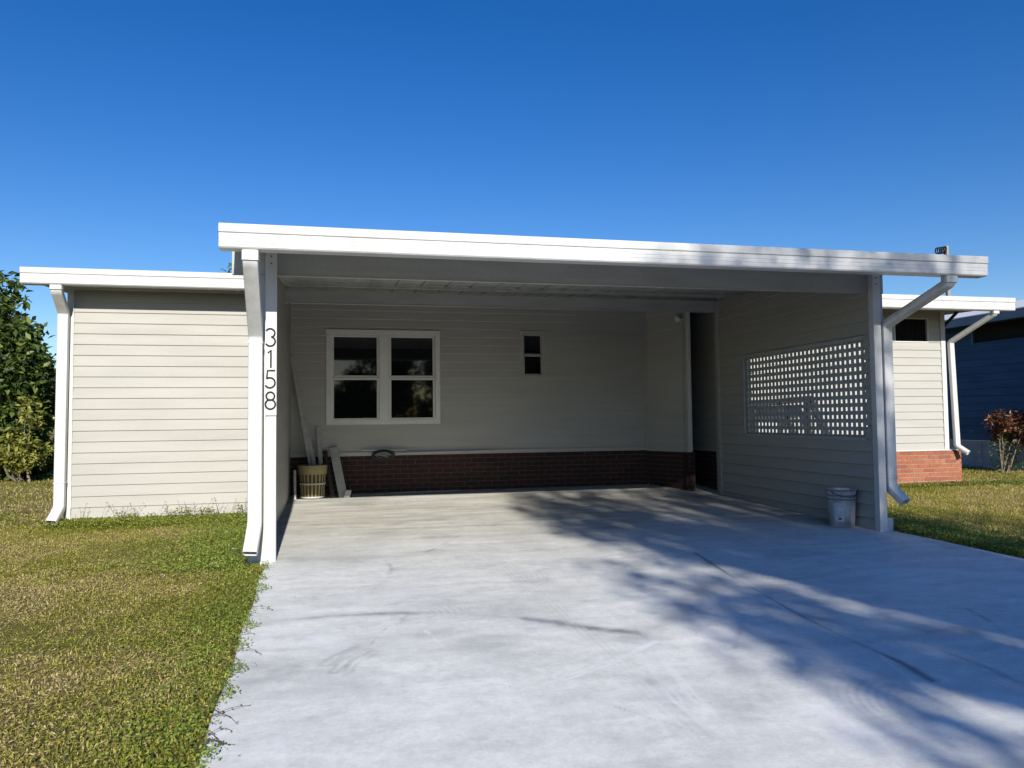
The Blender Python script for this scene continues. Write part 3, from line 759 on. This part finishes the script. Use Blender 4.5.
# bucket by the right post
def BL(m_, prof, *a): m_.lathe(c, [(r_ * .9, z_) for r_, z_ in prof], *a)
BU = thing('bucket', (5.068, 6.97, .0075), 'scuffed grey plastic bucket with a pale label at the foot of the siding wall', 'bucket')
c = (5.068, 6.97, .0075)
mb = MB(); BL(mb, [(0, 0), (.132, 0), (.137, .006), (.158, .36), (.160, .385), (.155, .385), (.150, .34), (.13, .012), (0, .012)], 36); mb.build('body', M['bucket'], BU, smooth=True)
mb = MB()
for z, r in ((.375, .168), (.325, .166), (.285, .163)):
    BL(mb, [(r - .01, z - .008), (r, z - .007), (r + .001, z + .006), (r - .01, z + .008)], 36)
mb.build('rim', M['gutter_dark'], BU, smooth=True)
mb = MB(); mb.tube([(c[0] + .15 * math.cos(a), c[1] + .15 * math.sin(a) - .004, .37 - .05 * math.sin((a - math.pi * 1.08) / (math.pi * .8) * math.pi) ** 1) for a in np.linspace(math.pi * 1.08, math.pi * 1.88, 16)], .003, 6)
mb.build('handle', M['steel'], BU, smooth=True)
mb = MB(); BL(mb, [(.1445, .06), (.1575, .25)], 10, 205, 243); mb.build('label_patch', M['paper'], BU)
mb = MB(); BL(mb, [(.1485, .082), (.1495, .10)], 6, 222, 234); mb.build('label_mark', M['steel'], BU)

# stair hand rail seen through the lattice
HR = thing('stair_railing', (6.4, 9.85, .02), 'dark stair railing standing behind the white lattice', 'railing')
mb = MB(); mb.bar((5.80, 9.9, 1.33), (6.74, 9.9, 1.41), .05, .09, (0, 1, 0)); mb.bar((6.72, 9.9, 1.42), (7.25, 9.9, .35), .05, .09, (0, 1, 0)); mb.build('handrail', M['steel'], HR)
for x, zt_ in ((5.82, 1.31), (6.22, 1.35), (6.70, 1.38), (7.22, .38)):
    mb = MB(); mb.box(x - .025, 9.875, 0, x + .025, 9.925, zt_); mb.build('post', M['steel'], HR)
mb = MB(); mb.bar((5.80, 9.9, 1.12), (6.5, 9.9, 1.16), .04, .07, (0, 1, 0)); mb.bar((6.22, 9.9, 1.35), (6.72, 9.9, .35), .04, .06, (0, 1, 0)); mb.build('lower_rail', M['steel'], HR)
mb = MB(); mb.box(5.42, 9.92, .02, 6.2, 9.95, 1.08); mb.build('side_panel', M['grey_skirt'], HR)
ST = thing('entry_steps', (6.3, 10.0, 0), 'low concrete entry steps behind the lattice wall', 'steps')
mb = MB(); mb.box(5.5, 9.96, -.05, 6.7, 10.15, .56); mb.build('landing', M['mortar'], ST, .01)
for k in range(2):
    mb = MB(); mb.box(6.705 + k * .28, 9.96, -.05, 6.98 + k * .28, 10.15, .37 - k * .19); mb.build('step', M['mortar'], ST, .01)

# ------------------------------------------------------------------ service mast
MA = thing('service_mast', (9.70, 10.45, 2.88), 'weathered power service mast with a spiral of black cable standing on the right roof', 'mast')
mb = MB(); mb.box(9.675, 10.42, 2.86, 9.725, 10.475, 3.92); mb.build('pole', M['mast'], MA, .005)
mb = MB(); mb.box(9.645, 10.41, 3.56, 9.6745, 10.45, 3.90); mb.build('bracket', M['black'], MA, .003)
mb = MB(); mb.tube([(9.65 - .17 * t, 10.41 + .04 * math.cos(t * 27), 3.848 - .03 * t + .05 * math.sin(t * 27)) for t in np.linspace(0, 1, 70)], .011, 6)
mb.build('cable_spiral', M['black'], MA, smooth=True)
mb = MB(); mb.tube([(9.48, 10.41, 3.76), (9.40, 10.45, 3.71), (9.30, 10.5, 3.74)], .005, 5); mb.build('cable_end', M['wire'], MA)
mb = MB(); mb.box(9.63, 10.40, 2.99, 9.6745, 10.46, 3.09); mb.build('junction_box', M['black'], MA, .004)

# ------------------------------------------------------------------ blue house
BH = thing('blue_house', (16.5, 12, 0), 'dark blue sided neighbouring house with a white metal roof at the right edge', 'house')
mb = MB()
siding(mb, (13.1, 22.0), (13.1, 6.5), .605, 3.08, .155, holes=[(22 - 13.47, 22 - 10.2, 2.66, 3.03)], core=.08)
siding(mb, (13.1, 6.5), (21.0, 6.5), .605, 3.08, .155, core=.08)
mb.build('wall', M['siding_blue'], BH)
mb = MB()
y = 6.5
while y < 22: mb.box(13.06, y, -.05, 13.085, y + .96, .60); y += .975
mb.build('skirting', M['grey_skirt'], BH, .003)
mb = MB(); mb.box(13.135, 10.18, 2.64, 13.145, 13.49, 3.05); w = mb.build('window', M['dark'], BH)
mb = MB(); mb.box(13.075, 13.471, 2.63, 13.1, 13.5, 3.06); mb.build('window_frame', M['gutter_dark'], w)
mb = MB(); mb.box(12.55, 6.0, 3.081, 13.1, 22.4, 3.10); mb.build('soffit', M['tan'], BH)
mb = MB(); mb.box(12.48, 6.0, 2.97, 12.549, 22.4, 3.125); mb.build('gutter', M['gutter_dark'], BH, .01)
mb = MB()
for k in range(33):
    y0 = 6.0 + k * .5; y1 = y0 + .49
    mb.add([(12.46, y0, 3.13), (12.46, y1, 3.13), (17.0, y1, 4.04), (17.0, y0, 4.04), (12.46, y0, 3.155), (12.46, y1, 3.155), (17.0, y1, 4.07), (17.0, y0, 4.07)],
           [(0, 3, 2, 1), (4, 5, 6, 7), (0, 1, 5, 4), (1, 2, 6, 5), (2, 3, 7, 6), (3, 0, 4, 7)])
mb.add([(17.0, 6, 4.07), (17.0, 22.5, 4.07), (21.6, 22.5, 3.15), (21.6, 6, 3.15), (17.0, 6, 4.03), (17.0, 22.5, 4.03), (21.6, 22.5, 3.11), (21.6, 6, 3.11)],
       [(0, 1, 2, 3), (7, 6, 5, 4), (0, 4, 5, 1), (1, 5, 6, 2), (2, 6, 7, 3), (3, 7, 4, 0)])
mb.build('roof', M['roof_white'], BH)

# ------------------------------------------------------------------ vegetation
def leaves(C, size, ratio=.45, up=.35, seed=1):
    r = np.random.default_rng(seed); n = len(C)
    d = r.normal(size=(n, 3)); d[:, 2] = d[:, 2] * .7 - .15; d /= np.linalg.norm(d, axis=1, keepdims=True)
    nn = r.normal(size=(n, 3)) + np.array([0, -.25, up * 2]); s = np.cross(d, nn); s /= np.linalg.norm(s, axis=1, keepdims=True)
    nrm = np.cross(s, d)
    L = size * r.uniform(.6, 1.25, (n, 1)); W = L * ratio
    base = C; tip = C + d * L + nrm * L * -.12; l = C + d * L * .45 + s * W / 2 + nrm * L * .06; rr = C + d * L * .45 - s * W / 2 + nrm * L * .06
    mid = C + d * L * .5
    V = np.stack([base, l, tip, rr], 1).reshape(-1, 3)
    b = np.arange(n)[:, None] * 4
    F = np.concatenate([b + np.array([0, 1, 2]), b + np.array([0, 2, 3])], 1).reshape(-1, 3)
    return V, F
def clump_points(clumps, per, seed, shell=.55):
    r = np.random.default_rng(seed); out = []
    for (c, rad) in clumps:
        rad = np.array(rad) if hasattr(rad, '__len__') else np.array([rad] * 3)
        m = int(per * (rad.prod() ** (1 / 3)) ** 2)
        d = r.normal(size=(m, 3)); d /= np.linalg.norm(d, axis=1, keepdims=True)
        q = r.uniform(shell ** 3, 1.0, (m, 1)) ** (1 / 3) * (1 + .25 * r.normal(size=(m, 1)) * .5)
        out.append(np.array(c) + d * q * rad)
    return np.concatenate(out)
def make_tree(name, label, cat, base, trunk_h, clumps, per, size, mat, bark, r0=.12, seed=1, ratio=.45, group=None, stems=1):
    t = thing(name, base, label, cat, group)
    V, F = leaves(clump_points(clumps, per, seed), size, ratio, seed=seed + 5)
    np_mesh('crown', V, F, mat, t)
    mb = MB(); rr = random.Random(seed)
    top = Vector(base) + Vector((0, 0, trunk_h))
    for s_ in range(stems):
        b0 = Vector(base) + Vector((rr.uniform(-1, 1), rr.uniform(-1, 1), 0)) * (.15 if stems > 1 else 0)
        tp = top + Vector((rr.uniform(-1, 1), rr.uniform(-1, 1), 0)) * (.3 if stems > 1 else .05)
        mid = b0.lerp(tp, .5) + Vector((rr.uniform(-.06, .06), rr.uniform(-.06, .06), 0))
        mb.tube([b0, mid, tp], [r0, r0 * .8, r0 * .6], 8)
    for (c, rad) in clumps:
        c = Vector(c); m = top.lerp(c, .5) + Vector((0, 0, -.12 * (c - top).length * .5))
        mb.tube([top - Vector((0, 0, .1)), m, c], [r0 * .5, r0 * .28, r0 * .1], 6)
    mb.build('trunk', bark, t, smooth=True)
    return t
def rand_clumps(cx, cy, cz, rx, ry, rz, n, r0, r1, seed, lim=None):
    r = np.random.default_rng(seed); out = []
    while len(out) < n:
        d = r.normal(size=3); d /= np.linalg.norm(d); q = r.uniform(.2, 1) ** .5
        p = (cx + d[0] * rx * q, cy + d[1] * ry * q, cz + d[2] * rz * q)
        if lim and not lim(p): continue
        out.append((p, r.uniform(r0, r1)))
    return out
# left dark shrub tree: silhouette stays left of X ~ -5.7 at Y 17
cl = rand_clumps(-7.3, 17.3, 1.6, 1.75, 1.0, 1.7, 70, .35, .6, 3, lambda p: p[2] > .3 and p[0] < -6.05)
cl += [((-6.2, 17.2, z), .45) for z in (.4, .8, 1.2, 1.6, 2.0)] + [((-6.5, 17.4, z), .5) for z in (.4, .9, 1.4, 1.9, 2.4, 2.9)]
cl += [((-6.1, 17, 2.55), .33), ((-6.25, 17, 3.0), .32), ((-6.0, 17.1, 2.1), .4), ((-6.55, 17, 3.95), .26), ((-6.6, 17, 3.55), .22), ((-6.9, 17, 3.4), .4), ((-6.35, 17, 3.72), .16), ((-6.3, 17, 1.2), .45), ((-6.6, 16.9, .5), .45), ((-6.1, 17.2, .55), .4)]
make_tree('broadleaf_tree', 'dense dark green broadleaf tree at the left edge beside the shed', 'tree', (-7.2, 17.3, .03), 1.3, cl, 1700, .17, M['leaf_dark'], M['bark'], .09, 31, .5, stems=3)
cl = rand_clumps(-5.98, 16.4, .95, .42, .4, .75, 16, .16, .28, 5)
cl += [((-5.85, 16.4, 1.45), .2), ((-5.95, 16.4, 1.6), .15)]
make_tree('yellow_shrub', 'yellow green shrub in front of the dark tree, next to the shed downspout', 'shrub', (-5.98, 16.4, .03), .3, cl, 2000, .13, M['leaf_yellow'], M['bark_pale'], .03, 8, .4, stems=4)
cl = rand_clumps(-1.55, 17, 3.9, .75, .6, .6, 12, .2, .34, 9)
cl += [((-2.30, 17, 4.35), .17), ((-2.12, 17, 4.45), .2), ((-2.72, 17, 4.27), .07), ((-2.36, 17, 4.47), .06)]
make_tree('slender_tree', 'small tree whose leafy tip peeks over the shed roof by the carport gutter', 'tree', (-1.6, 17, .03), 3.0, cl, 700, .12, M['leaf_mid'], M['bark'], .06, 12, .5)
# red croton
cl = rand_clumps(12.35, 11.9, .95, .52, .35, .19, 30, .10, .17, 14)
cl += rand_clumps(12.5, 12.0, .72, .4, .3, .16, 9, .09, .14, 19)
cl += [((11.86, 11.9, 1.0), .1), ((12.5, 11.9, 1.08), .18), ((12.6, 12.0, .8), .16), ((12.75, 12.1, 1.05), .2)]
CR = thing('red_leaf_bush', (12.28, 12.0, .03), 'leggy bush with red and orange leaves in front of the blue house', 'bush')
V, F = leaves(clump_points(cl, 3600, 15), .085, .38, seed=16); np_mesh('foliage', V, F, M['croton'], CR)
mb = MB(); rr = random.Random(4)
for k in range(11):
    a = rr.uniform(0, 6.28); b = Vector((12.28 + rr.uniform(-.12, .12), 12 + rr.uniform(-.1, .1), .02))
    c, _ = rr.choice(cl); mb.tube([b, b.lerp(Vector(c), .5) + Vector((rr.uniform(-.06, .06), 0, .02)), Vector(c)], [.014, .011, .006], 6)
mb.build('stems', M['bark_pale'], CR, smooth=True)
lowp = np.stack([rng.normal(12.4, .22, 700), rng.normal(12, .14, 700), rng.uniform(.1, .85, 700)], 1)
V, F = leaves(lowp, .06, .4, seed=17); np_mesh('lower_leaves', V, F, M['leaf_mid'], CR)

# the tree that shades the right side of the driveway (stands by the street)
def lim(p):
    u_, v_ = p[0], p[2] - .465 * 10
    return u_ > 2.5
TY = -10.0
k_ = .465 * -TY
def cov(p, r):
    return True
r_ = np.random.default_rng(71); cl = []
while len(cl) < 130:
    a = r_.uniform(2.35, 7.6); v = r_.uniform(1.0, 5.6)
    top = 5.45 if a < 5.9 else 5.45 - (a - 5.9) * 1.7
    if v > top: continue
    if v < 2.0 and r_.uniform() < .3: continue
    cl.append(((a, TY + r_.uniform(-1.6, 1.6), v + k_), r_.uniform(.2, .45)))
for q in range(9): cl.append(((2.9 + q * .27, TY, 2.52 - q * .095 + .02 * (q % 3) + k_), (.24, .2, .26, .12)[q % 4]))
for _ in range(16): cl.append(((r_.uniform(3.0, 7.2), TY + r_.uniform(-1.6, 1.6), r_.uniform(1.75, 2.5) + k_), r_.uniform(.18, .36)))
for _ in range(30): cl.append(((r_.uniform(2.55, 5.2), TY + r_.uniform(-1.6, 1.6), r_.uniform(.95, 1.9) + k_), r_.uniform(.22, .4)))
for a, v in ((4.5, 5.05), (4.9, 5.1), (5.3, 5.1), (4.7, 4.8), (3.9, 5.0), (5.1, 4.85)): cl.append(((a, TY, v + k_), .3))
for _ in range(14): cl.append(((r_.uniform(2.3, 3.3), TY + r_.uniform(-1.6, 1.6), r_.uniform(1.0, 1.75) + k_), r_.uniform(.16, .3)))
for _ in range(60):
    a = r_.uniform(2.7, 6.0); cl.append(((a, TY + r_.uniform(-1.6, 1.6), r_.uniform(3.7, 5.25) + k_), r_.uniform(.3, .5)))
for _ in range(18):
    a = r_.uniform(3.4, 6.8); cl.append(((a, TY + r_.uniform(-1.6, 1.6), r_.uniform(2.2, 3.7) + k_), r_.uniform(.35, .5)))
make_tree('shade_tree', 'tall leafy tree by the street whose crown shades the right half of the driveway', 'tree', (5.2, TY, -.2), 5.0, cl, 270, .17, M['leaf_dark'], M['bark'], .2, 72)

# opposite side of the street (only reflected in the windows)
NH = thing('street_house', (1, -26, -.2), 'white house across the street, seen only as a reflection in the carport window', 'house')
mb = MB(); siding(mb, (3.2, -24), (-9, -24), -.2, 2.7, .15, core=.1); siding(mb, (-9, -24), (-9, -31), -.2, 2.7, .15, core=.1); siding(mb, (3.2, -31), (3.2, -24), -.2, 2.7, .15, core=.1)
mb.build('wall', M['siding_white'], NH)
mb = MB(); mb.box(-9.5, -31.4, 2.7, 3.7, -23.5, 2.95); mb.build('roof', M['roof_white'], NH)
for k, (cx, w) in enumerate(((2.0, 2.6), (6.8, 2.5), (11.5, 2.5))):
    cl = rand_clumps(cx, -20.5, 3.0, w, 1.2, 3.4, 60, .6, 1.0, 50 + k)
    make_tree('street_tree', ('first', 'middle', 'last')[k] + ' of the three round trees across the street, counted from the white house', 'tree', (cx, -20.5, -.2), 1.2, cl, 330, .3, M['leaf_dark'], M['bark'], .15, 60 + k, group='trees across the street')

# ---- grass
def value(x, y, sc, seed): return fbm(x, y, sc, seed, 3)
def scatter_blades(pts, h, w, tints, seed, lean=.95):
    r = np.random.default_rng(seed); n = len(pts)
    a = r.uniform(0, 2 * np.pi, n); dirx, diry = np.cos(a), np.sin(a)
    H = h * r.uniform(.5, 1.35, n); ln = np.abs(r.normal(0, lean, n)).clip(0, 1.6); W = w * r.uniform(.6, 1.3, n)
    sx, sy = -diry * W / 2, dirx * W / 2
    x, y, z = pts.T
    m = .5
    mx, my, mz = x + dirx * H * ln * .3, y + diry * H * ln * .3, z + H * .55 * (1 - .2 * ln)
    tx, ty, tz = x + dirx * H * ln * .95, y + diry * H * ln * .95, z + H * np.maximum(.18, (1 - .45 * ln))
    V = np.stack([np.stack([x - sx, y - sy, z - .004], 1), np.stack([x + sx, y + sy, z - .004], 1), np.stack([mx + sx * .85, my + sy * .85, mz], 1),
                  np.stack([mx - sx * .85, my - sy * .85, mz], 1), np.stack([tx, ty, tz], 1)], 1).reshape(-1, 3)
    b = np.arange(n)[:, None] * 5
    F = np.concatenate([b + np.array([0, 1, 2]), b + np.array([0, 2, 3]), b + np.array([3, 2, 4])], 1).reshape(-1, 3)
    return V, F, np.repeat(tints, 5, 0)
def lawn_tint(x, y, r, lush):
    n = len(x); p = value(x, y, 2.3, 33) * .55 + value(x, y, 9, 34) * .4 + r.normal(0, .5, n)
    pal = np.array([[.26, .31, .035], [.52, .50, .08], [.66, .58, .14], [.78, .65, .32], [.40, .29, .11]])
    s_ = p + lush * 1.2
    k = np.select([s_ > .55, s_ > .12, s_ > -.25], [0, 1, 2], 3)
    k = np.where((r.uniform(size=n) < .10) & (s_ < .4), 4, k)
    k2 = np.clip(k + r.integers(-1, 2, n), 0, 4); mm = r.uniform(0, .6, (n, 1))
    return (pal[k] * (1 - mm) + pal[k2] * mm) * r.uniform(.6, 1.2, (n, 1))
def lawn(n, x0, x1, y0, y1, h, w, seed, keep, dens_near=True, lush=lambda x, y: 0 * x):
    r = np.random.default_rng(seed)
    x = r.uniform(x0, x1, n); y = y0 + (y1 - y0) * r.uniform(size=n) ** (1.25 if dens_near else 1)
    k = keep(x, y); x, y = x[k], y[k]
    z = hg(x, y) + .004
    L = lush(x, y); t = lawn_tint(x, y, r, L)
    q = r.uniform(size=len(x)) < .38
    tuft = .75 + .5 * value(x, y, 14, 39).clip(-.6, 1) + .25 * value(x, y, 4, 35)
    hh = h * (1 + .6 * L.clip(0, 1)) * tuft.clip(.35, 1.6) * (.8 + .035 * np.clip(y, 0, 12))
    V1, F1, T1 = scatter_blades(np.stack([x, y, z], 1)[q], hh[q], w, t[q], seed + 1)
    C = np.stack([x, y, z + hh * r.uniform(.05, .85, len(x))], 1)[~q]
    V2, F2 = leaves(C, w * 3.9, .21, up=.95, seed=seed + 2)
    return np.concatenate([V1, V2]), np.concatenate([F1, F2 + len(V1)]), np.concatenate([T1, np.repeat(t[~q], 4, 0)])
def keepL(x, y): return (x < edgeL(y) - .005 + (.025 * np.sin(y * 9) + .03 * np.sin(y * 23 + 1) + .02 * np.sin(y * 47)) * (y < 6.4)) & ~((y > 9.33) & (x > -2.96)) & ~((x > -.82) & (y > 6.62)) & (x > -.72 * np.maximum(y, 0) - 2.2)
def lushL(x, y): return .5 * np.exp(-((edgeL(y) - x) / .45) ** 2) + .5 * np.exp(-((9.3 - y) / .55) ** 2) * (x > -3.2) * (y < 9.4)
parts = [lawn(380000, -6.5, -.4, 1.9, 9.4, .019, .0062, 101, keepL, True, lushL),
         lawn(60000, -12, -2.9, 9.2, 19, .04, .011, 103, lambda x, y: (x < -2.96) & (x > -.75 * y + .6 - 1), True),
         lawn(130000, 5.3, 11.5, 5.0, 10.15, .035, .0065, 105, lambda x, y: (x > edgeR(y) + .01) & (x < 1.12 * y + .5), True, lambda x, y: .7 * np.exp(-((x - edgeR(y)) / .7) ** 2) + .5 * np.exp(-((10.1 - y) / .25) ** 2)),
         lawn(60000, 9.3, 16, 8.5, 16, .04, .010, 107, lambda x, y: ((x > 9.6) | (y < 10.1)) & (x < 13.0) & (x < 1.1 * y + 1), True)]
Vs, Fs, Ts = [], [], []; off = 0
for V, F, T in parts: Vs.append(V); Fs.append(F + off); Ts.append(T); off += len(V)
gr = np_mesh('grass', np.concatenate(Vs), np.concatenate(Fs), M['blade'], None, np.concatenate(Ts))
tag(gr, 'patchy green and straw coloured lawn grass on both sides of the driveway', 'grass', kind='stuff')

# ---- broad leaved weeds along slab edge and shed
def weed_leaves(x, y, hmax, size, seed, tint0, tint1):
    r = np.random.default_rng(seed); n = len(x)
    z = hg(x, y) + r.uniform(.004, 1, n) ** .6 * hmax + .024 * ((x > edgeL(y)) & (x < 2))
    C = np.stack([x, y, z], 1); V, F = leaves(C, size, .62, up=.9, seed=seed)
    k = r.uniform(size=(n, 1)); t = np.array([tint0]) * (1 - k) + np.array([tint1]) * k
    return V, F, np.repeat(t * r.uniform(.7, 1.25, (n, 1)), 4, 0)
def gen(n, fx, seed):
    r = np.random.default_rng(seed); return fx(r, n)
W = []
def strip_left(r, n):
    y = 2.2 + 4.3 * r.uniform(size=n) ** 1.1; d = np.abs(r.normal(0, .22, n)); cl_ = .5 + .5 * np.sin(y * 3.1) * np.sin(y * 1.3 + 1)
    x = edgeL(y) + .01 + .05 * np.sin(y * 4.3) * np.sin(y * 11) + .03 * np.sin(y * 19 + 2) + .05 * (r.uniform(size=n) ** 3) - d * (.6 + .8 * cl_); k = r.uniform(size=n) < (.45 + .55 * cl_); return x[k], y[k]
x, y = gen(11000, strip_left, 201); W.append(weed_leaves(x, y, .040, .016, 202, (.18, .27, .04), (.42, .48, .10)))
def strip_shed(r, n):
    x = r.uniform(-3.1, -.72, n); d = np.abs(r.normal(0, .3, n)) * (.4 + .6 * ((x + 3.1) / 2.4)); y = 9.31 - d; return x, y
x, y = gen(16000, strip_shed, 203); W.append(weed_leaves(x, y, .075, .024, 204, (.20, .26, .04), (.42, .44, .09)))
tcx = np.random.default_rng(5).uniform(-2.85, -.8, 22) ** 1; tch = np.random.default_rng(6).uniform(.05, .19, 22) * np.linspace(.7, 1.1, 22)
r = np.random.default_rng(211); kk = (22 * r.uniform(size=1500) ** .8).astype(int).clip(0, 21)
tcx = np.sort(tcx)
W.append(weed_leaves(tcx[kk] + r.normal(0, .05, 1500), 9.27 - np.abs(r.normal(0, .06, 1500)), tch[kk], .024, 212, (.16, .24, .03), (.38, .43, .08)))
def corner(r, n):
    x = -.76 - np.abs(r.normal(0, .42, n)); y = r.uniform(6.3, 9.3, n); return x, y
x, y = gen(10000, corner, 205); W.append(weed_leaves(x, y, .07, .022, 206, (.18, .27, .04), (.42, .48, .10)))
def right_strip(r, n):
    y = r.uniform(5.2, 7.9, n); x = edgeR(y) + .03 + np.abs(r.normal(0, .38, n)); k = (y < 6.55) | (x > 5.42); return x[k], y[k]
x, y = gen(12000, right_strip, 207); W.append(weed_leaves(x, y, .08, .026, 208, (.14, .22, .05), (.32, .38, .10)))
def right_brick(r, n):
    x = r.uniform(7.2, 10.6, n); y = 10.1 - np.abs(r.normal(0, .15, n)); return x, y
x, y = gen(5000, right_brick, 209); W.append(weed_leaves(x, y, .07, .03, 210, (.15, .2, .04), (.32, .36, .09)))
# pale flower specks and dry bits
r = np.random.default_rng(300)
x, y = gen(170, corner, 301); W.append(weed_leaves(x, y, .085, .016, 302, (.6, .6, .5), (.7, .7, .62)))
x, y = gen(140, strip_left, 303); W.append(weed_leaves(x, y, .05, .012, 304, (.55, .55, .4), (.6, .6, .5)))
x, y = gen(160, right_strip, 305); W.append(weed_leaves(x, y, .09, .018, 306, (.6, .6, .5), (.7, .7, .62)))
Vs, Fs, Ts = [], [], []; off = 0
for V, F, T in W: Vs.append(V); Fs.append(F + off); Ts.append(T); off += len(V)
# runners creeping over the slab, seed stalks against the shed wall
def ribbon(p, w, tint):
    global off
    p = np.array(p); n = len(p); d = np.gradient(p, axis=0); s = np.cross(d, [0, -.4, 1]); s /= np.linalg.norm(s, axis=1, keepdims=True) + 1e-9
    V = np.stack([p - s * w / 2, p + s * w / 2], 1).reshape(-1, 3); F = []
    for i in range(n - 1): F += [(2 * i, 2 * i + 1, 2 * i + 3), (2 * i, 2 * i + 3, 2 * i + 2)]
    Vs.append(V); Fs.append(np.array(F) + off); Ts.append(np.tile([tint], (len(V), 1))); off += len(V)
def add_leaves(C, size, seed, tint):
    global off
    V, F = leaves(np.array(C), size, .6, up=.9, seed=seed); Vs.append(V); Fs.append(F + off); Ts.append(np.tile([tint], (len(V), 1))); off += len(V)
rr = random.Random(77)
for k in range(34):
    y0 = rr.choice([rr.uniform(2.6, 6.2), rr.uniform(3.0, 4.6)]); x0 = float(edgeL(np.array(y0))) - .03; L = rr.choice((.06, .1, .13, .2)) * rr.uniform(.6, 1.1); a = rr.uniform(-1.2, 1.0)
    p = [(x0 + L * t * math.cos(a), y0 + L * t * math.sin(a) + .02 * math.sin(t * 5 + k), float(slabz(np.array(y0))) + .006 + .022 * math.sin(t * 3.1)) for t in np.linspace(0, 1, 6)]
    ribbon(p, .0028, (.16, .10, .05)); add_leaves([q for q in p[2:] for _ in range(2)], .014, k, (.13, .17, .04) if k % 9 else (.3, .05, .03))
for k in range(70):
    x0 = -2.9 + 2.1 * rr.random() ** .8; H = rr.uniform(.08, .26); y0 = 9.27 - rr.random() * .12; a = rr.uniform(-.5, .5)
    z0 = float(hg(0, y0)); p = [(x0 + a * H * t * t, y0, z0 + H * t) for t in np.linspace(0, 1, 5)]
    ribbon(p, .003, (.22, .17, .09)); add_leaves([p[-1], p[-2], p[-1], p[3]], .016, 500 + k, (.26, .2, .1) if k % 3 else (.13, .18, .05))
for k in range(30):
    x0 = -.76 - .1 * rr.random(); y0 = rr.uniform(6.7, 9.2); H = rr.uniform(.08, .2); z0 = float(hg(0, y0))
    p = [(x0, y0, z0 + H * t) for t in np.linspace(0, 1, 4)]; ribbon(p, .003, (.15, .17, .05)); add_leaves([p[-1], p[-2], p[-1], p[1]], .026, 700 + k, (.12, .19, .04))
wd = np_mesh('weeds', np.concatenate(Vs), np.concatenate(Fs), M['blade'], None, np.concatenate(Ts))
tag(wd, 'low broad leaved green weeds growing along the slab edges and the shed wall', 'weeds', kind='stuff')
# dry leaf litter and grit on the slab
V, F = leaves(np.stack([rng.uniform(-.4, 5.2, 90), rng.uniform(2.3, 10.5, 90), np.zeros(90)], 1), .014, .5, seed=900)
V[:, 2] = V[:, 2] * .3 + slabz(V[:, 1]) + .006
lt = np_mesh('leaf_litter', V, F, M['blade'], None, np.tile([[.14, .10, .06]], (len(V), 1)))
tag(lt, 'scattered dry leaf bits on the concrete driveway', 'leaf litter', kind='stuff')

# ------------------------------------------------------------------ camera, light, sky
f_, yaw, pit, rol, h = 757.9, .2226, .047, -.0108, 1.1471
Fv = Vector((math.sin(yaw) * math.cos(pit), math.cos(yaw) * math.cos(pit), math.sin(pit)))
Rv = Vector((math.cos(yaw), -math.sin(yaw), 0)); Uv = Rv.cross(Fv)
R2 = Rv * math.cos(rol) + Uv * math.sin(rol); U2 = -Rv * math.sin(rol) + Uv * math.cos(rol)
cam = bpy.data.cameras.new('camera'); co = bpy.data.objects.new('camera', cam); col.objects.link(co)
cam.sensor_width = 36; cam.lens = 36 * f_ / 1024; cam.clip_end = 3000; cam.clip_start = .05
co.matrix_world = Matrix(((R2.x, U2.x, -Fv.x, 0), (R2.y, U2.y, -Fv.y, 0), (R2.z, U2.z, -Fv.z, h), (0, 0, 0, 1)))
S.camera = co
sd = Vector((-.02, 1, -.482)).normalized()
sun = bpy.data.lights.new('sun', 'SUN'); so = bpy.data.objects.new('sun', sun); col.objects.link(so)
sun.energy = 4.3; sun.angle = R(.55); sun.color = (1, .95, .87)
so.rotation_euler = sd.to_track_quat('-Z', 'Y').to_euler(); so.location = (0, -20, 20)
w = bpy.data.worlds.new('World'); S.world = w; w.use_nodes = True
nt = w.node_tree; bg = nt.nodes['Background']
sky = nt.nodes.new('ShaderNodeTexSky'); sky.sky_type = 'NISHITA'; sky.sun_disc = False
sky.sun_elevation = math.asin(-sd.z); sky.sun_rotation = math.atan2(-sd.x, -sd.y)
sky.air_density = 1.0; sky.dust_density = .3; sky.ozone_density = 3.0; sky.altitude = 0
hs = nt.nodes.new('ShaderNodeHueSaturation'); hs.inputs['Saturation'].default_value = 1.38; hs.inputs['Hue'].default_value = .5145
nt.links.new(sky.outputs[0], hs.inputs['Color']); nt.links.new(hs.outputs[0], bg.inputs[0]); bg.inputs[1].default_value = .094
S.view_settings.view_transform = 'Standard'; S.view_settings.look = 'None'; S.view_settings.gamma = 1
S.view_settings.use_curve_mapping = False; S.view_settings.exposure = .42
S.cycles.max_bounces = 8; S.cycles.diffuse_bounces = 1; S.cycles.transparent_max_bounces = 8
